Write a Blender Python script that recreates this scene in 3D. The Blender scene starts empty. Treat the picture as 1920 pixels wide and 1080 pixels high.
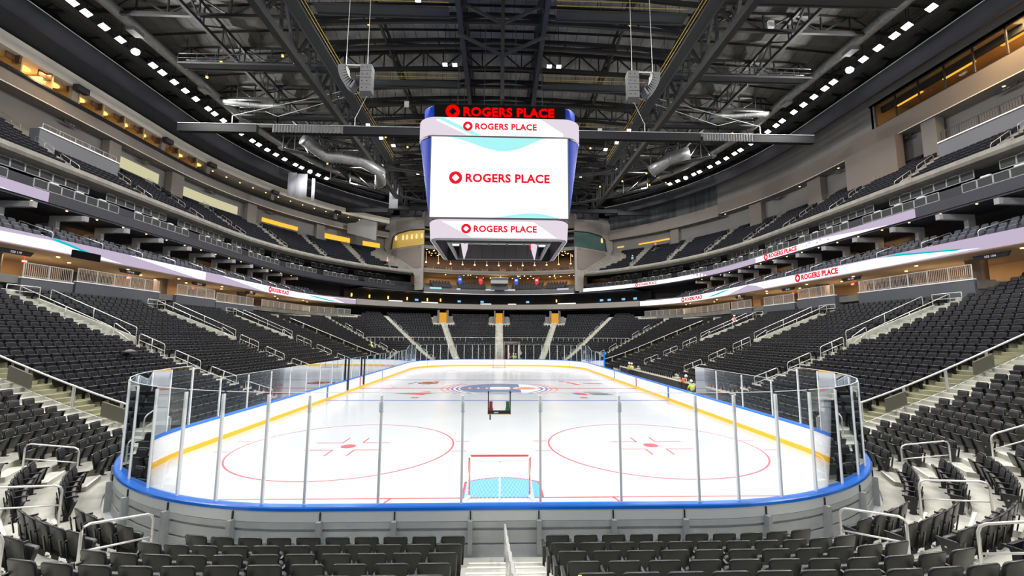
import bpy, bmesh, math, random
from mathutils import Vector, Matrix
PI = math.pi
random.seed(7)
S = bpy.context.scene
COL = S.collection
# ------------------------------------------------------------------ camera
CP = Vector((-0.1788, -10.0274, 4.8185)); YAW, PIT, ROLL, FPX = 0.0319763, 0.1143931, 0.0047798, 793.704
fw = Vector((math.sin(YAW)*math.cos(PIT), math.cos(YAW)*math.cos(PIT), math.sin(PIT)))
r0 = Vector((math.cos(YAW), -math.sin(YAW), 0)); u0 = r0.cross(fw)
rr = math.cos(ROLL)*r0 + math.sin(ROLL)*u0; uu = -math.sin(ROLL)*r0 + math.cos(ROLL)*u0
cd = bpy.data.cameras.new('camera'); cam = bpy.data.objects.new('camera', cd); COL.objects.link(cam)
cd.sensor_width = 36; cd.lens = FPX/1920*36; cd.clip_start = 0.05; cd.clip_end = 500
mw = Matrix.Identity(4)
for i in range(3):
    mw[i][0] = rr[i]; mw[i][1] = uu[i]; mw[i][2] = -fw[i]; mw[i][3] = CP[i]
cam.matrix_world = mw
S.camera = cam
def project(p):
    d = Vector(p)-CP; z = d.dot(fw)
    if z < 0.3: return None
    return 960+FPX*d.dot(rr)/z, 540-FPX*d.dot(uu)/z, z
# ------------------------------------------------------------------ world, exposure
W = bpy.data.worlds.new('world'); S.world = W; W.use_nodes = True
bg = W.node_tree.nodes['Background']; bg.inputs[0].default_value = (0.80, 0.88, 1.0, 1); bg.inputs[1].default_value = 0.9
S.view_settings.view_transform = 'Standard'; S.view_settings.look = 'None'; S.view_settings.gamma = 1.0
S.view_settings.use_curve_mapping = False; S.view_settings.exposure = 0.0
cy = S.cycles
cy.max_bounces = 8; cy.diffuse_bounces = 4; cy.glossy_bounces = 3; cy.transmission_bounces = 4; cy.transparent_max_bounces = 24
cy.use_denoising = True; cy.sample_clamp_indirect = 6; cy.caustics_reflective = False; cy.caustics_refractive = False
LIGHTS = []
def area(name, loc, target, power, sx, sy, color=(1, 0.98, 0.95), spread=PI):
    l = bpy.data.lights.new(name, 'AREA'); l.shape = 'RECTANGLE'; l.size = sx; l.size_y = sy; l.energy = power; l.color = color; l.spread = spread
    o = bpy.data.objects.new(name, l); COL.objects.link(o); o.location = loc
    o.rotation_euler = (Vector(target)-Vector(loc)).to_track_quat('-Z', 'Y').to_euler()
    return o
PW = 3900
for sx in (-1, 1):
    for y, p in ((6, .7), (16, 1), (26, 1), (36, 1), (46, 1), (56, 1), (68, .7)):
        xx = 36.5 if y < 50 else (33 if y < 60 else 27)
        area('floodlight_lamp', (sx*xx, y, 33.6), (sx*2.0, min(max(y, 8), 56), 0), PW*p, 2.4, .8)
for sx in (-1, 1):
    for y in (10, 30, 50, 66):
        area('truss_lamp', (sx*9, y, 31.5), (sx*24, y, 6), PW*.75, 1.6, .8)
area('near_end_lamp', (-11, -9, 31), (-1, 8, 1), PW*.55, 2, .8); area('near_end_lamp', (11, -9, 31), (1, 8, 1), PW*.55, 2, .8)  # unseen pair behind the camera, added to brighten glass posts and near boards
area('end_lamp', (-6, 2, 31.5), (-7, -6, 1), PW*.8, 1.6, .8)
area('end_lamp', (6, 2, 31.5), (7, -6, 1), PW*.8, 1.6, .8)
for sx in (-1, 1):
    for y in (14, 24, 34, 44, 54, 63):
        area('concourse_lamp', (sx*(37 if y < 58 else 34), y, 10.75), (sx*(38 if y < 58 else 35), y, 0), 270, 4, .5, (1, .74, .48))
    for y in (30, 46, 60):
        area('suite_lamp', (sx*(38.2 if y < 55 else 35), y, 14.5), (sx*38.4, y, 0), 60 if sx > 0 else 25, 3, .4, (1, .55, .22))
area('lounge_lamp', (41+5, 22, 31.9), (46, 22, 0), 4200, 18, .6, (1, .66, .30)); area('press_lamp', (-45.6, 30, 30.05), (-45.7, 30, 0), 1300, .6, 26, (1, .70, .35))
for x in (-12, 0, 12): area('club_lamp', (x, 88.5, 18.6), (x, 89, 0), 330, 8, 2, (1, .66, .35)); area('far_lounge_lamp', (x, 88, 23.9), (x, 88.5, 0), 260, 8, 2, (1, .62, .30))
# ------------------------------------------------------------------ materials
def mat(name, col, rough=.6, metal=0, spec=.5, noise=0, scale=3, emit=None, es=0, bump=0, coat=0, detail=4, stretch=None):
    m = bpy.data.materials.new(name); m.use_nodes = True; nt = m.node_tree; b = nt.nodes['Principled BSDF']
    c = (*col, 1)
    b.inputs['Base Color'].default_value = c; b.inputs['Roughness'].default_value = rough; b.inputs['Metallic'].default_value = metal
    b.inputs['Specular IOR Level'].default_value = spec
    if coat: b.inputs['Coat Weight'].default_value = coat; b.inputs['Coat Roughness'].default_value = .15
    if emit: b.inputs['Emission Color'].default_value = (*emit, 1); b.inputs['Emission Strength'].default_value = es
    if noise or bump:
        tc = nt.nodes.new('ShaderNodeTexCoord'); n = nt.nodes.new('ShaderNodeTexNoise'); n.inputs['Scale'].default_value = scale; n.inputs['Detail'].default_value = detail
        src = tc.outputs['Object']
        if stretch:
            mp = nt.nodes.new('ShaderNodeMapping'); mp.inputs['Scale'].default_value = stretch; nt.links.new(src, mp.inputs[0]); src = mp.outputs[0]
        nt.links.new(src, n.inputs['Vector'])
        if noise:
            r = nt.nodes.new('ShaderNodeMapRange'); r.inputs['From Min'].default_value = .3; r.inputs['From Max'].default_value = .7
            r.inputs['To Min'].default_value = 1-noise; r.inputs['To Max'].default_value = 1+noise
            nt.links.new(n.outputs['Fac'], r.inputs['Value'])
            mx = nt.nodes.new('ShaderNodeVectorMath'); mx.operation = 'SCALE'; mx.inputs[0].default_value = col
            nt.links.new(r.outputs[0], mx.inputs['Scale']); nt.links.new(mx.outputs[0], b.inputs['Base Color'])
        if bump:
            bp = nt.nodes.new('ShaderNodeBump'); bp.inputs['Strength'].default_value = bump; bp.inputs['Distance'].default_value = .02
            nt.links.new(n.outputs['Fac'], bp.inputs['Height']); nt.links.new(bp.outputs[0], b.inputs['Normal'])
    return m
def emat(name, col, s):
    m = bpy.data.materials.new(name); m.use_nodes = True; nt = m.node_tree; nt.nodes.clear()
    o = nt.nodes.new('ShaderNodeOutputMaterial'); e = nt.nodes.new('ShaderNodeEmission'); e.inputs[0].default_value = (*col, 1); e.inputs[1].default_value = s
    nt.links.new(e.outputs[0], o.inputs[0]); return m
def glass(name, tint=(1, 1, 1), refl=.06, rough=.02):
    m = bpy.data.materials.new(name); m.use_nodes = True; nt = m.node_tree; nt.nodes.clear()
    o = nt.nodes.new('ShaderNodeOutputMaterial'); t = nt.nodes.new('ShaderNodeBsdfTransparent'); g = nt.nodes.new('ShaderNodeBsdfGlossy')
    t.inputs[0].default_value = (*tint, 1); g.inputs['Roughness'].default_value = rough; g.inputs[0].default_value = (.55, .6, .64, 1)
    mx = nt.nodes.new('ShaderNodeMixShader'); f = nt.nodes.new('ShaderNodeLayerWeight'); f.inputs['Blend'].default_value = refl
    nt.links.new(f.outputs['Fresnel'], mx.inputs[0]); nt.links.new(t.outputs[0], mx.inputs[1]); nt.links.new(g.outputs[0], mx.inputs[2]); nt.links.new(mx.outputs[0], o.inputs[0])
    return m
M = {}
M['ice'] = mat('ice', (.60, .615, .64), .16, spec=.5, noise=.04, scale=.25)
M['red'] = mat('red_paint', (.62, .06, .10), .3); M['blue'] = mat('blue_paint', (.05, .12, .55), .3); M['lightblue'] = mat('crease_blue', (.13, .42, .72), .3)
M['navy'] = mat('navy_paint', (.06, .10, .22), .3); M['orange'] = mat('orange_paint', (.80, .20, .08), .3); M['white'] = mat('white_paint', (.8, .8, .8), .35)
M['lred'] = mat('ice_red', (.55, .10, .13), .3); M['lblue'] = mat('ice_blue', (.08, .12, .50), .3); M['black'] = mat('black_paint', (.02, .02, .02), .4); M['green'] = mat('green_paint', (.04, .25, .10), .4)
M['iceland'] = mat('logo_navy', (.13, .18, .30), .3)
M['board'] = mat('dasher_white', (.93, .93, .94), .35, noise=.02, scale=1)
M['yellow'] = mat('kick_yellow', (.92, .52, .01), .4); M['cap'] = mat('cap_blue', (.006, .17, .72), .3, noise=.08, scale=2)
M['alu'] = mat('aluminium', (.40, .41, .41), .45, .15, noise=.08, scale=3); M['steel'] = mat('brushed_steel', (.62, .62, .60), .3, .9)
M['rail'] = mat('rail_steel', (.70, .69, .66), .35, .6)
M['concrete'] = mat('concrete', (.44, .435, .375), .75, noise=.22, scale=1.3, detail=8, bump=.15)
M['concdark'] = mat('concrete_dark', (.15, .145, .13), .8, noise=.25, scale=.8, detail=8)
M['nosing'] = mat('step_nosing', (.75, .74, .68), .6)
M['seat'] = mat('seat_plastic', (.0115, .0122, .0140), .36, spec=.55, noise=.12, scale=9)
M['seatcush'] = mat('seat_vinyl', (.014, .0145, .016), .42, spec=.5, noise=.10, scale=14)
M['seatlow'] = mat('seat_rows', (.0068, .0078, .0110), .44, spec=.24, noise=.2, scale=2)
M['fabric'] = mat('suite_seat_fabric', (.042, .045, .062), .6, noise=.2, scale=6)
M['beige'] = mat('beige_plaster', (.185, .165, .145), .8, noise=.06, scale=.5)
M['grey'] = mat('grey_plaster', (.16, .155, .148), .8, noise=.05, scale=.5)
M['tan'] = mat('tan_plaster', (.42, .27, .14), .75, noise=.08, scale=.4)
M['soffit'] = mat('soffit_plaster', (.50, .38, .26), .8, noise=.04, scale=.3)
M['bluegrey'] = mat('blue_grey_panel', (.085, .09, .105), .6, noise=.06, scale=.6)
M['dkband'] = mat('dark_band', (.032, .034, .045), .55, noise=.1, scale=.6)
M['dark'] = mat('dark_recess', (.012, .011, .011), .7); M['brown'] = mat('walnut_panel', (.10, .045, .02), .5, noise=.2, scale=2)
M['roof'] = mat('roof_deck', (.05, .05, .046), .7, noise=.35, scale=.25, detail=6)
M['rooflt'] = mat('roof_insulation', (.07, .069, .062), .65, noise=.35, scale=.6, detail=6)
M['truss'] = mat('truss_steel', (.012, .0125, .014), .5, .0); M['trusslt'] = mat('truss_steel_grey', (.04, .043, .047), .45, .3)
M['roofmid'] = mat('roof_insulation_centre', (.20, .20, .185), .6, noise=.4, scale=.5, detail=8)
M['duct'] = mat('galvanised_duct', (.20, .205, .205), .42, .5, noise=.2, scale=2)
M['curtain'] = mat('curtain_cloth', (.045, .047, .052), .8, noise=.5, scale=3, stretch=(3, 3, .2)); M['curtlt'] = mat('folded_curtain', (.07, .07, .074), .8, noise=.5, scale=4, stretch=(4, 4, .3))
M['cloth'] = mat('banner_cloth', (.26, .26, .29), .8); M['speaker'] = mat('speaker_grille', (.075, .076, .078), .7, noise=.1, scale=20)
M['ledw'] = emat('led_white', (1, .985, 1), 1.25); M['ledl'] = emat('led_lavender', (.56, .47, .62), 1.0); M['ledp'] = emat('led_pink', (.80, .70, .80), 1.0)
M['ledc'] = emat('led_cyan', (.0, .55, .68), 1.0); M['ledlc'] = emat('led_pale_cyan', (.42, .93, .93), 1.0); M['ledr'] = emat('led_red', (.85, .012, .03), 1.0)
M['ledr2'] = emat('sign_red', (1.0, .0, .0), 1.1); M['ledg'] = emat('led_grey', (.62, .60, .68), 1)
M['warm'] = emat('warm_lamp', (1, .62, .22), 5); M['warmpan'] = emat('warm_panel', (1, .55, .06), 1.1); M['orangelamp'] = emat('orange_lamp', (1, .45, .05), 9)
M['cool'] = emat('cool_lamp', (.95, 1, .98), 14); M['exit'] = emat('exit_red', (1, .05, .03), 1.6); M['tv'] = emat('tv_blue', (.25, .6, .9), 1.0); M['whitelamp'] = emat('white_lamp', (1, .95, .85), 2.2)
M['glass'] = glass('rink_glass', (.965, .98, .985), .10); M['pglass'] = glass('rail_glass', (.72, .72, .62), .12); M['wglass'] = glass('window_glass', (.93, .91, .86), .10)
M['mesh'] = mat('screen_mesh', (.036, .039, .038), .7, noise=.1, scale=10); M['frame'] = mat('light_frame', (.33, .34, .35), .45, .3)
M['ledge'] = mat('white_ledge', (.85, .84, .82), .3); M['bluecorner'] = mat('blue_gloss', (.004, .030, .30), .5, spec=.15)
M['hiO'] = mat('hi_vis_orange', (.95, .16, .02), .7, emit=None); M['hiY'] = mat('hi_vis_yellow', (.62, .90, .05), .7); M['skin'] = mat('skin', (.55, .33, .24), .6)
M['jean'] = mat('dark_trousers', (.03, .035, .06), .8); M['hat'] = mat('white_helmet', (.85, .85, .83), .3); M['shirtb'] = mat('blue_shirt', (.04, .28, .62), .8); M['hiR'] = mat('reflective_tape', (.75, .75, .7), .4)
M['fascia'] = mat('fascia_grey', (.66, .67, .65), .5); M['panelgrey'] = mat('panel_grey', (.46, .465, .455), .5, noise=.1, scale=2)
M['jet'] = mat('jet_black', (.003, .003, .003), .9, spec=.1)
M['cream'] = mat('cream_plaster', (.75, .70, .60), .8)
M['ovalglow'] = emat('oval_yellow', (1, .60, .12), 2.2)
M['net'] = mat('white_net', (.85, .84, .80), .7); M['goalred'] = mat('goal_red', (.65, .03, .03), .35)
M['yel'] = mat('yellow_tag', (.85, .8, .02), .6); M['signb'] = mat('sign_black', (.015, .015, .018), .5); M['curtwall'] = mat('pleated_wall', (.05, .055, .06), .7, noise=.6, scale=1.2, stretch=(1, 1, .1))
M['fin'] = mat('divider_white', (.34, .335, .33), .6); M['beigec'] = mat('upper_concrete', (.19, .18, .155), .8, noise=.2, scale=1.2, detail=8); M['stairlt'] = mat('stair_grey', (.45, .42, .38), .7)
M['railg'] = mat('rail_grey', (.30, .29, .28), .4, .5); M['tanlt'] = mat('warm_plaster', (.55, .36, .16), .7); M['taupe'] = mat('taupe_panel', (.155, .13, .112), .75, noise=.04, scale=.3); M['dkroof'] = mat('dark_wall', (.028, .030, .036), .7)
M['seatup'] = mat('upper_seat', (.007, .008, .0135), .6, spec=.25, noise=.15, scale=4); M['column'] = mat('column_brown', (.16, .11, .07), .45)
M['whitelampy'] = emat('oval_glow', (1, .80, .35), 1.4); M['orangel'] = emat('sconce_glow', (1, .50, .08), 4); M['amber'] = emat('amber_glow', (.75, .36, .04), 1); M['beigel'] = mat('portal_plaster', (.24, .225, .205), .75, noise=.05, scale=.4)
M['goldwall'] = mat('gold_wall', (.55, .36, .08), .6); M['greenwin'] = mat('green_glass', (.05, .09, .08), .15); M['warmpan2'] = emat('wall_lamp_glow', (1, .70, .30), 1.2); M['trusslt2'] = mat('grey_frame', (.22, .24, .24), .45, .3)
M['cool2'] = emat('round_lamp', (1, .99, .93), 30); M['ductbox'] = mat('duct_grille', (.28, .28, .28), .5, .5); M['trusscov'] = mat('truss_cover', (.004, .0045, .006), .7, spec=.2)
# ------------------------------------------------------------------ mesh building
class MB:
    def __init__(s): s.v = []; s.f = []; s.m = []
    def add(s, vs, fs, m=0):
        n = len(s.v); s.v += [tuple(v) for v in vs]; s.f += [tuple(i+n for i in f) for f in fs]; s.m += [m]*len(fs)
    def box(s, x0, x1, y0, y1, z0, z1, m=0):
        s.add([(x0,y0,z0),(x1,y0,z0),(x1,y1,z0),(x0,y1,z0),(x0,y0,z1),(x1,y0,z1),(x1,y1,z1),(x0,y1,z1)],
              [(0,3,2,1),(4,5,6,7),(0,1,5,4),(1,2,6,5),(2,3,7,6),(3,0,4,7)], m)
    def obox(s, c, ax, ay, az, m=0):
        c = Vector(c); ax = Vector(ax); ay = Vector(ay); az = Vector(az)
        s.add([c+i*ax+j*ay+k*az for k in (-1,1) for j in (-1,1) for i in (-1,1)],
              [(0,2,3,1),(4,5,7,6),(0,1,5,4),(1,3,7,5),(3,2,6,7),(2,0,4,6)], m)
    def bar(s, a, b, w, h=None, m=0, up=(0,0,1)):
        a = Vector(a); b = Vector(b); d = (b-a); L = d.length
        if L < 1e-6: return
        d /= L; u = Vector(up)
        if abs(d.dot(u)) > .98: u = Vector((1,0,0))
        x = d.cross(u).normalized(); y = x.cross(d).normalized(); h = h or w
        s.obox((a+b)/2, d*L/2, x*w/2, y*h/2, m)
    def tube(s, pts, r, n=6, m=0, closed=False):
        P = [Vector(p) for p in pts]; rings = []
        for i, p in enumerate(P):
            if closed: d = P[(i+1) % len(P)]-P[i-1]
            else: d = (P[min(i+1, len(P)-1)]-P[max(i-1, 0)])
            d.normalize(); u = Vector((0,0,1)) if abs(d.z) < .95 else Vector((0,1,0))
            x = d.cross(u).normalized(); y = x.cross(d).normalized()
            rings.append([p+(x*math.cos(2*PI*k/n)+y*math.sin(2*PI*k/n))*r for k in range(n)])
        vs = [v for R in rings for v in R]; fs = []
        N = len(P)
        for i in range(N if closed else N-1):
            for k in range(n):
                a = i*n+k; b = i*n+(k+1) % n; c = ((i+1) % N)*n+(k+1) % n; d = ((i+1) % N)*n+k
                fs.append((a,b,c,d))
        if not closed: fs += [tuple(range(n))[::-1], tuple((N-1)*n+k for k in range(n))]
        s.add(vs, fs, m)
    def sweep(s, prof, paths, m=0, close=False, caps=False):
        # paths: list of functions/lists, one polyline per profile point
        n = len(paths[0]); vs = [p for P in paths for p in P]; K = len(paths); fs = []
        for j in range(K if close else K-1):
            j2 = (j+1) % K
            for i in range(n-1): fs.append((j*n+i, j*n+i+1, j2*n+i+1, j2*n+i))
        if caps: fs += [tuple(j*n for j in range(K)), tuple(j*n+n-1 for j in range(K))[::-1]]
        s.add(vs, fs, m)
    def prism(s, poly, z0, z1, m=0):
        n = len(poly); vs = [(x,y,z0) for x,y in poly]+[(x,y,z1) for x,y in poly]
        s.add(vs, [tuple(range(n))[::-1], tuple(range(n,2*n))]+[(i,(i+1)%n,n+(i+1)%n,n+i) for i in range(n)], m)
    def ext(s, poly3, off, m=0):
        n = len(poly3); off = Vector(off); vs = [Vector(p) for p in poly3]+[Vector(p)+off for p in poly3]
        s.add(vs, [tuple(range(n))[::-1], tuple(range(n,2*n))]+[(i,(i+1)%n,n+(i+1)%n,n+i) for i in range(n)], m)
    def lathe(s, prof, c=(0,0,0), n=16, m=0):
        vs = [(c[0]+r*math.cos(2*PI*k/n), c[1]+r*math.sin(2*PI*k/n), c[2]+z) for r, z in prof for k in range(n)]
        s.add(vs, [(i*n+k, i*n+(k+1)%n, (i+1)*n+(k+1)%n, (i+1)*n+k) for i in range(len(prof)-1) for k in range(n)], m)
    def mesh(s, name, mats, smooth=False):
        me = bpy.data.meshes.new(name); me.from_pydata(s.v, [], s.f)
        for mm in (mats if isinstance(mats, (list, tuple)) else [mats]): me.materials.append(M[mm] if isinstance(mm, str) else mm)
        if any(s.m): me.polygons.foreach_set('material_index', s.m)
        if smooth: me.polygons.foreach_set('use_smooth', [True]*len(me.polygons))
        me.update(); return me
def ob(name, me, parent=None, loc=None, rz=0):
    o = bpy.data.objects.new(name, me); COL.objects.link(o)
    if parent: o.parent = parent
    if loc is not None: o.location = loc
    if rz: o.rotation_euler = (0, 0, rz)
    return o
def tag(o, label=None, cat=None, group=None, kind=None):
    if label: o['label'] = label
    if cat: o['category'] = cat
    if group: o['group'] = group
    if kind: o['kind'] = kind
    return o
def empty(name, loc=(0,0,0), rz=0, **k):
    o = bpy.data.objects.new(name, None); COL.objects.link(o); o.location = loc; o.rotation_euler = (0,0,rz); o.empty_display_size = .2
    return tag(o, **k)
def thing(name, mb, mats, label, cat, group=None, smooth=False, **k):
    return tag(ob(name, mb.mesh(name, mats, smooth), **k), label, cat, group)
def struct(name, mb, mats, smooth=False, label=None):
    return tag(ob(name, mb.mesh(name, mats, smooth)), label=label, kind='structure')
ORD = ['first','second','third','fourth','fifth','sixth','seventh','eighth','ninth','tenth','eleventh','twelfth','thirteenth','fourteenth','fifteenth','sixteenth','seventeenth','eighteenth','nineteenth','twentieth']
def od(i):
    if i < 20: return ORD[i]
    t = ['twenty','thirty','forty','fifty','sixty','seventy','eighty','ninety'][(i+1)//10-2]; r = (i+1) % 10
    return t+'-'+ORD[r-1] if r else t[:-1]+'ieth'
SIDE = {-1: 'left', 1: 'right'}
# text -> polygons (x right, y up, unit cap height about .7)
def text_mesh(txt, size=1, bold=.0, extrude=.02, spacing=1.0):
    c = bpy.data.curves.new('txt', 'FONT'); c.body = txt; c.size = size; c.offset = bold*size; c.extrude = extrude; c.space_character = spacing; c.resolution_u = 3
    o = bpy.data.objects.new('txt', c); COL.objects.link(o); dg = bpy.context.evaluated_depsgraph_get()
    me = bpy.data.meshes.new_from_object(o.evaluated_get(dg)); bpy.data.objects.remove(o); bpy.data.curves.remove(c)
    vs = [tuple(v.co) for v in me.vertices]; fs = [tuple(p.vertices) for p in me.polygons]; bpy.data.meshes.remove(me)
    return vs, fs
def logo_mark(r, d=.04, hole=.60):
    n = 48; vs = []; fs = []
    for k in range(n):
        a = 2*PI*k/n; ca, sa = math.cos(a), math.sin(a)
        h = r*hole*.95/((abs(ca)**1.15+abs(sa)**1.15)**(1/1.15))
        for z in (0, d): vs += [(r*ca, r*sa, z), (h*ca, h*sa, z)]
    for k in range(n):
        a = 4*k; b = 4*((k+1) % n)
        fs += [(a+2, b+2, b+3, a+3), (a, a+1, b+1, b), (a, b, b+2, a+2), (a+1, a+3, b+3, b+1)]
    return vs, fs
TXT = text_mesh('ROGERS PLACE', 1, .034, .015, 1.06)
def bounds(vs): xs = [v[0] for v in vs]; ys = [v[1] for v in vs]; return min(xs), max(xs), min(ys), max(ys)
def rogers(width):
    # logo mark + words laid out around the origin, total width as given
    vs, fs = TXT; x0, x1, y0, y1 = bounds(vs); H = y1-y0
    mk, mf = logo_mark(H*.72, .03)
    gap = H*.38; tot = (x1-x0)+gap+H*1.44; k = width/tot
    V = [((x-H*.72*0+H*.72-tot/2)*k, y*k, z) for x, y, z in mk]
    n = len(V); F = list(mf)
    V += [((x-x0+H*1.44+gap-tot/2)*k, (y-(y0+y1)/2)*k, z+.015) for x, y, z in vs]; F += [tuple(i+n for i in f) for f in fs]
    return V, F
def place(mb, VF, fn, m=0):
    mb.add([fn(*v) for v in VF[0]], VF[1], m)
# ------------------------------------------------------------------ plan curves
RL, RW, RR = 60.96, 12.95, 8.53
def bowl(o, s):
    """point at offset o outside the boards; s: path tag ('n',x) near end, ('c',side,deg) near corner, ('s',side,y), ('C',side,deg) far corner, ('f',x)"""
    t = s[0]
    if t == 'n': return (s[1], -o, (0, 1))
    if t == 'f': return (s[1], RL+o, (0, -1))
    if t == 's': return (s[1]*(RW+o), s[2], (-s[1], 0))
    a = math.radians(s[2]); R = RR+o; cx = RW-RR
    if t == 'c': return (s[1]*(cx+R*math.sin(a)), RR-R*math.cos(a), (-s[1]*math.sin(a), math.cos(a)))
    return (s[1]*(cx+R*math.sin(a)), RL-RR+R*math.cos(a), (-s[1]*math.sin(a), -math.cos(a)))
def loop_keys(nc=15, ns=10):
    cx = RW-RR; K = [('n', 0.0), ('n', cx)]
    K += [('c', 1, 90*i/nc) for i in range(1, nc+1)]
    K += [('s', 1, RR+(RL-2*RR)*i/ns) for i in range(1, ns)]
    K += [('C', 1, 90*(1-i/nc)) for i in range(0, nc+1)]
    K += [('f', 0.0)]
    K += [('C', -1, 90*i/nc) for i in range(0, nc+1)]
    K += [('s', -1, RR+(RL-2*RR)*(1-i/ns)) for i in range(1, ns)]
    K += [('c', -1, 90*(1-i/nc)) for i in range(0, nc+1)]
    K += [('n', 0.0)]
    return K
KEYS = loop_keys()
def loopline(o, z, keys=None):
    return [(*bowl(o, k)[:2], z) for k in (keys or KEYS)]
# ------------------------------------------------------------------ ice
ICEM = ['ice','lred','lblue','lightblue','iceland','orange','white','black','green','red']
ib = MB(); poly = [(x, y) for x, y, z in loopline(0.02, 0)[:-1]]
ib.prism(poly, -.2, 0, 0)
ZI = .004
def strip(pts, w, m, z=ZI, closed=False):
    P = [Vector((x, y, 0)) for x, y in pts]; n = len(P); L = []
    for i in range(n):
        d = (P[(i+1) % n]-P[i-1]) if closed else (P[min(i+1, n-1)]-P[max(i-1, 0)])
        d.normalize(); q = Vector((-d.y, d.x, 0))*w/2; L.append((P[i]+q, P[i]-q))
    vs = []
    for a, b in L: vs += [(a.x, a.y, z), (b.x, b.y, z)]
    fs = [(2*i, 2*i+1, (2*i+3) % (2*n), (2*i+2) % (2*n)) for i in range(n if closed else n-1)]
    ib.add(vs, fs, m)
def circ(cx, cy, r, n=64, a0=0, a1=2*PI, e=0): return [(cx+r*math.cos(a0+(a1-a0)*i/(n-e)), cy+r*math.sin(a0+(a1-a0)*i/(n-e))) for i in range(n)]
def disc(cx, cy, rx, ry, m, z=ZI, n=48): ib.add([(cx+rx*math.cos(2*PI*i/n), cy+ry*math.sin(2*PI*i/n), z) for i in range(n)], [tuple(range(n))], m)
def ipoly(pts, m, z=ZI): ib.add([(x, y, z) for x, y in pts], [tuple(range(len(pts)))], m)
gx = 11.2
for e in (0, 1):
    fy = (lambda y: y) if e == 0 else (lambda y: RL-y)
    strip([(-gx, fy(3.35)), (gx, fy(3.35))], .07, 1)
    strip([(-RW, fy(22.86)), (RW, fy(22.86))], .30, 2)
    for s in (-1, 1):
        cx, cyy = s*6.71, fy(9.45)
        strip(circ(cx, cyy, 4.57), .07, 1, closed=True); disc(cx, cyy, .32, .32, 1, ZI*1.5)
        for a in (-1, 1):
            for b in (-1, 1):
                strip([(cx+a*.45, cyy+b*.62), (cx+a*1.65, cyy+b*.62)], .07, 1); strip([(cx+a*.45, cyy+b*.62), (cx+a*.45, cyy+b*1.5)], .07, 1)
            for b in (-1, 1):
                strip([(cx+a*4.57, cyy+b*.85), (cx+a*5.25, cyy+b*.85)], .07, 1)
        disc(s*6.71, fy(24.38), .32, .32, 1, ZI*2)
        strip([(s*3.35, fy(3.35)), (s*4.27, fy(0.02))], .07, 1)
    c = [(-1.22, fy(3.35)), (-1.22, fy(4.72))]+[(x, fy(3.35+math.sqrt(max(0, 1.83**2-x*x)))) for x in [-1.22+2.44*i/16 for i in range(17)]]+[(1.22, fy(4.72)), (1.22, fy(3.35))]
    ipoly(c, 3, ZI*.8); strip(c, .07, 1, ZI*1.6)
for i in range(40):
    ipoly([(-RW+i*.6475+.02, 30.33), (-RW+i*.6475+.62, 30.33), (-RW+i*.6475+.62, 30.63), (-RW+i*.6475+.02, 30.63)], 1, ZI*3)
strip([(-RW, 30.31), (RW, 30.31)], .03, 1, ZI*3); strip([(-RW, 30.65), (RW, 30.65)], .03, 1, ZI*3)
strip(circ(-RW, 30.48, 3.05, 30, -PI/2, PI/2), .07, 1)
# centre logo
disc(0, 30.48, 4.5, 4.5, 2, ZI); disc(0, 30.48, 4.32, 4.32, 6, ZI*1.4); disc(0, 30.48, 4.1, 4.1, 4, ZI*1.8); disc(0, 30.48, 3.85, 3.85, 6, ZI*2.1)
def logopart(x0, x1, m, r=3.75, z=ZI*2.4, yy0=-9, yy1=9):
    xs = [x0+(x1-x0)*i/20 for i in range(21)]
    top = [(x, 30.48+min(yy1, math.sqrt(max(0, r*r-x*x)))) for x in xs]; bot = [(x, 30.48+max(yy0, -math.sqrt(max(0, r*r-x*x)))) for x in xs]
    ipoly(top+bot[::-1], m, z)
logopart(-3.75, -.9, 4); logopart(-.9, .9, 4, yy1=9, yy0=.9); logopart(-.9, .9, 4, yy1=-.9); logopart(.9, 1.9, 4, yy0=.5); logopart(.9, 1.9, 4, yy1=-.5)
for x0 in (-2.9, -2.1, -1.3, -.5, .3): ipoly([(x0, 30.9), (x0+.22, 30.9), (x0+.22, 30.1), (x0, 30.1)], 6, ZI*2.7)
disc(2.4, 30.48, 1.45, 1.15, 4, ZI*2.6); disc(2.45, 30.48, 1.25, .95, 6, ZI*2.8); disc(2.45, 30.48, 1.0, .7, 5, ZI*3.1)
for s in (-1, 1):
    for k in range(15):
        a = (PI if s < 0 else 0)+math.radians(-44+88*k/14)
        for r in (4.85, 5.35):
            q = circ(r*math.cos(a), 30.48+r*math.sin(a), .17, 5, a, a+2*PI); ipoly(q, 1, ZI)
# sponsor marks painted on the ice
disc(-7.4, 35.0, 1.05, 1.15, 7, ZI*2); disc(-7.4, 35.0, .85, .9, 5, ZI*2.4); disc(-7.4, 35.0, .6, .55, 7, ZI*2.7); ipoly([(-9.3, 33.9), (-9.1, 33.9), (-8.6, 35.9), (-8.8, 35.9)], 7)
ipoly([(-8.9, 26.9), (-6.3, 25.8), (-6.0, 28.2)], 9, ZI*2); ipoly([(-6.2, 26.4), (-5.6, 27.0), (-6.0, 27.6)], 8, ZI*2.4)
ipoly([(6.9, 35.9), (7.4, 35.9), (8.3, 33.4), (7.8, 33.4)], 9); ipoly([(8.6, 35.0), (10.6, 34.7), (10.7, 34.1), (8.9, 34.4)], 9)
ipoly([(6.4, 27.8), (7.0, 27.8), (7.5, 26.0), (7.0, 25.8)], 9, ZI*2); ipoly([(6.1, 27.3), (6.5, 27.3), (6.9, 26.1), (6.5, 26.1)], 2, ZI*2)
for yy in (27.9, 27.3, 26.8, 26.2): ipoly([(7.3+(28-yy)*.25, yy), (8.9+(28-yy)*.3, yy), (9.0+(28-yy)*.3, yy-.3), (7.4+(28-yy)*.25, yy-.3)], 7, ZI*2)
iceo = struct('floor_ice', ib, ICEM)
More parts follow.
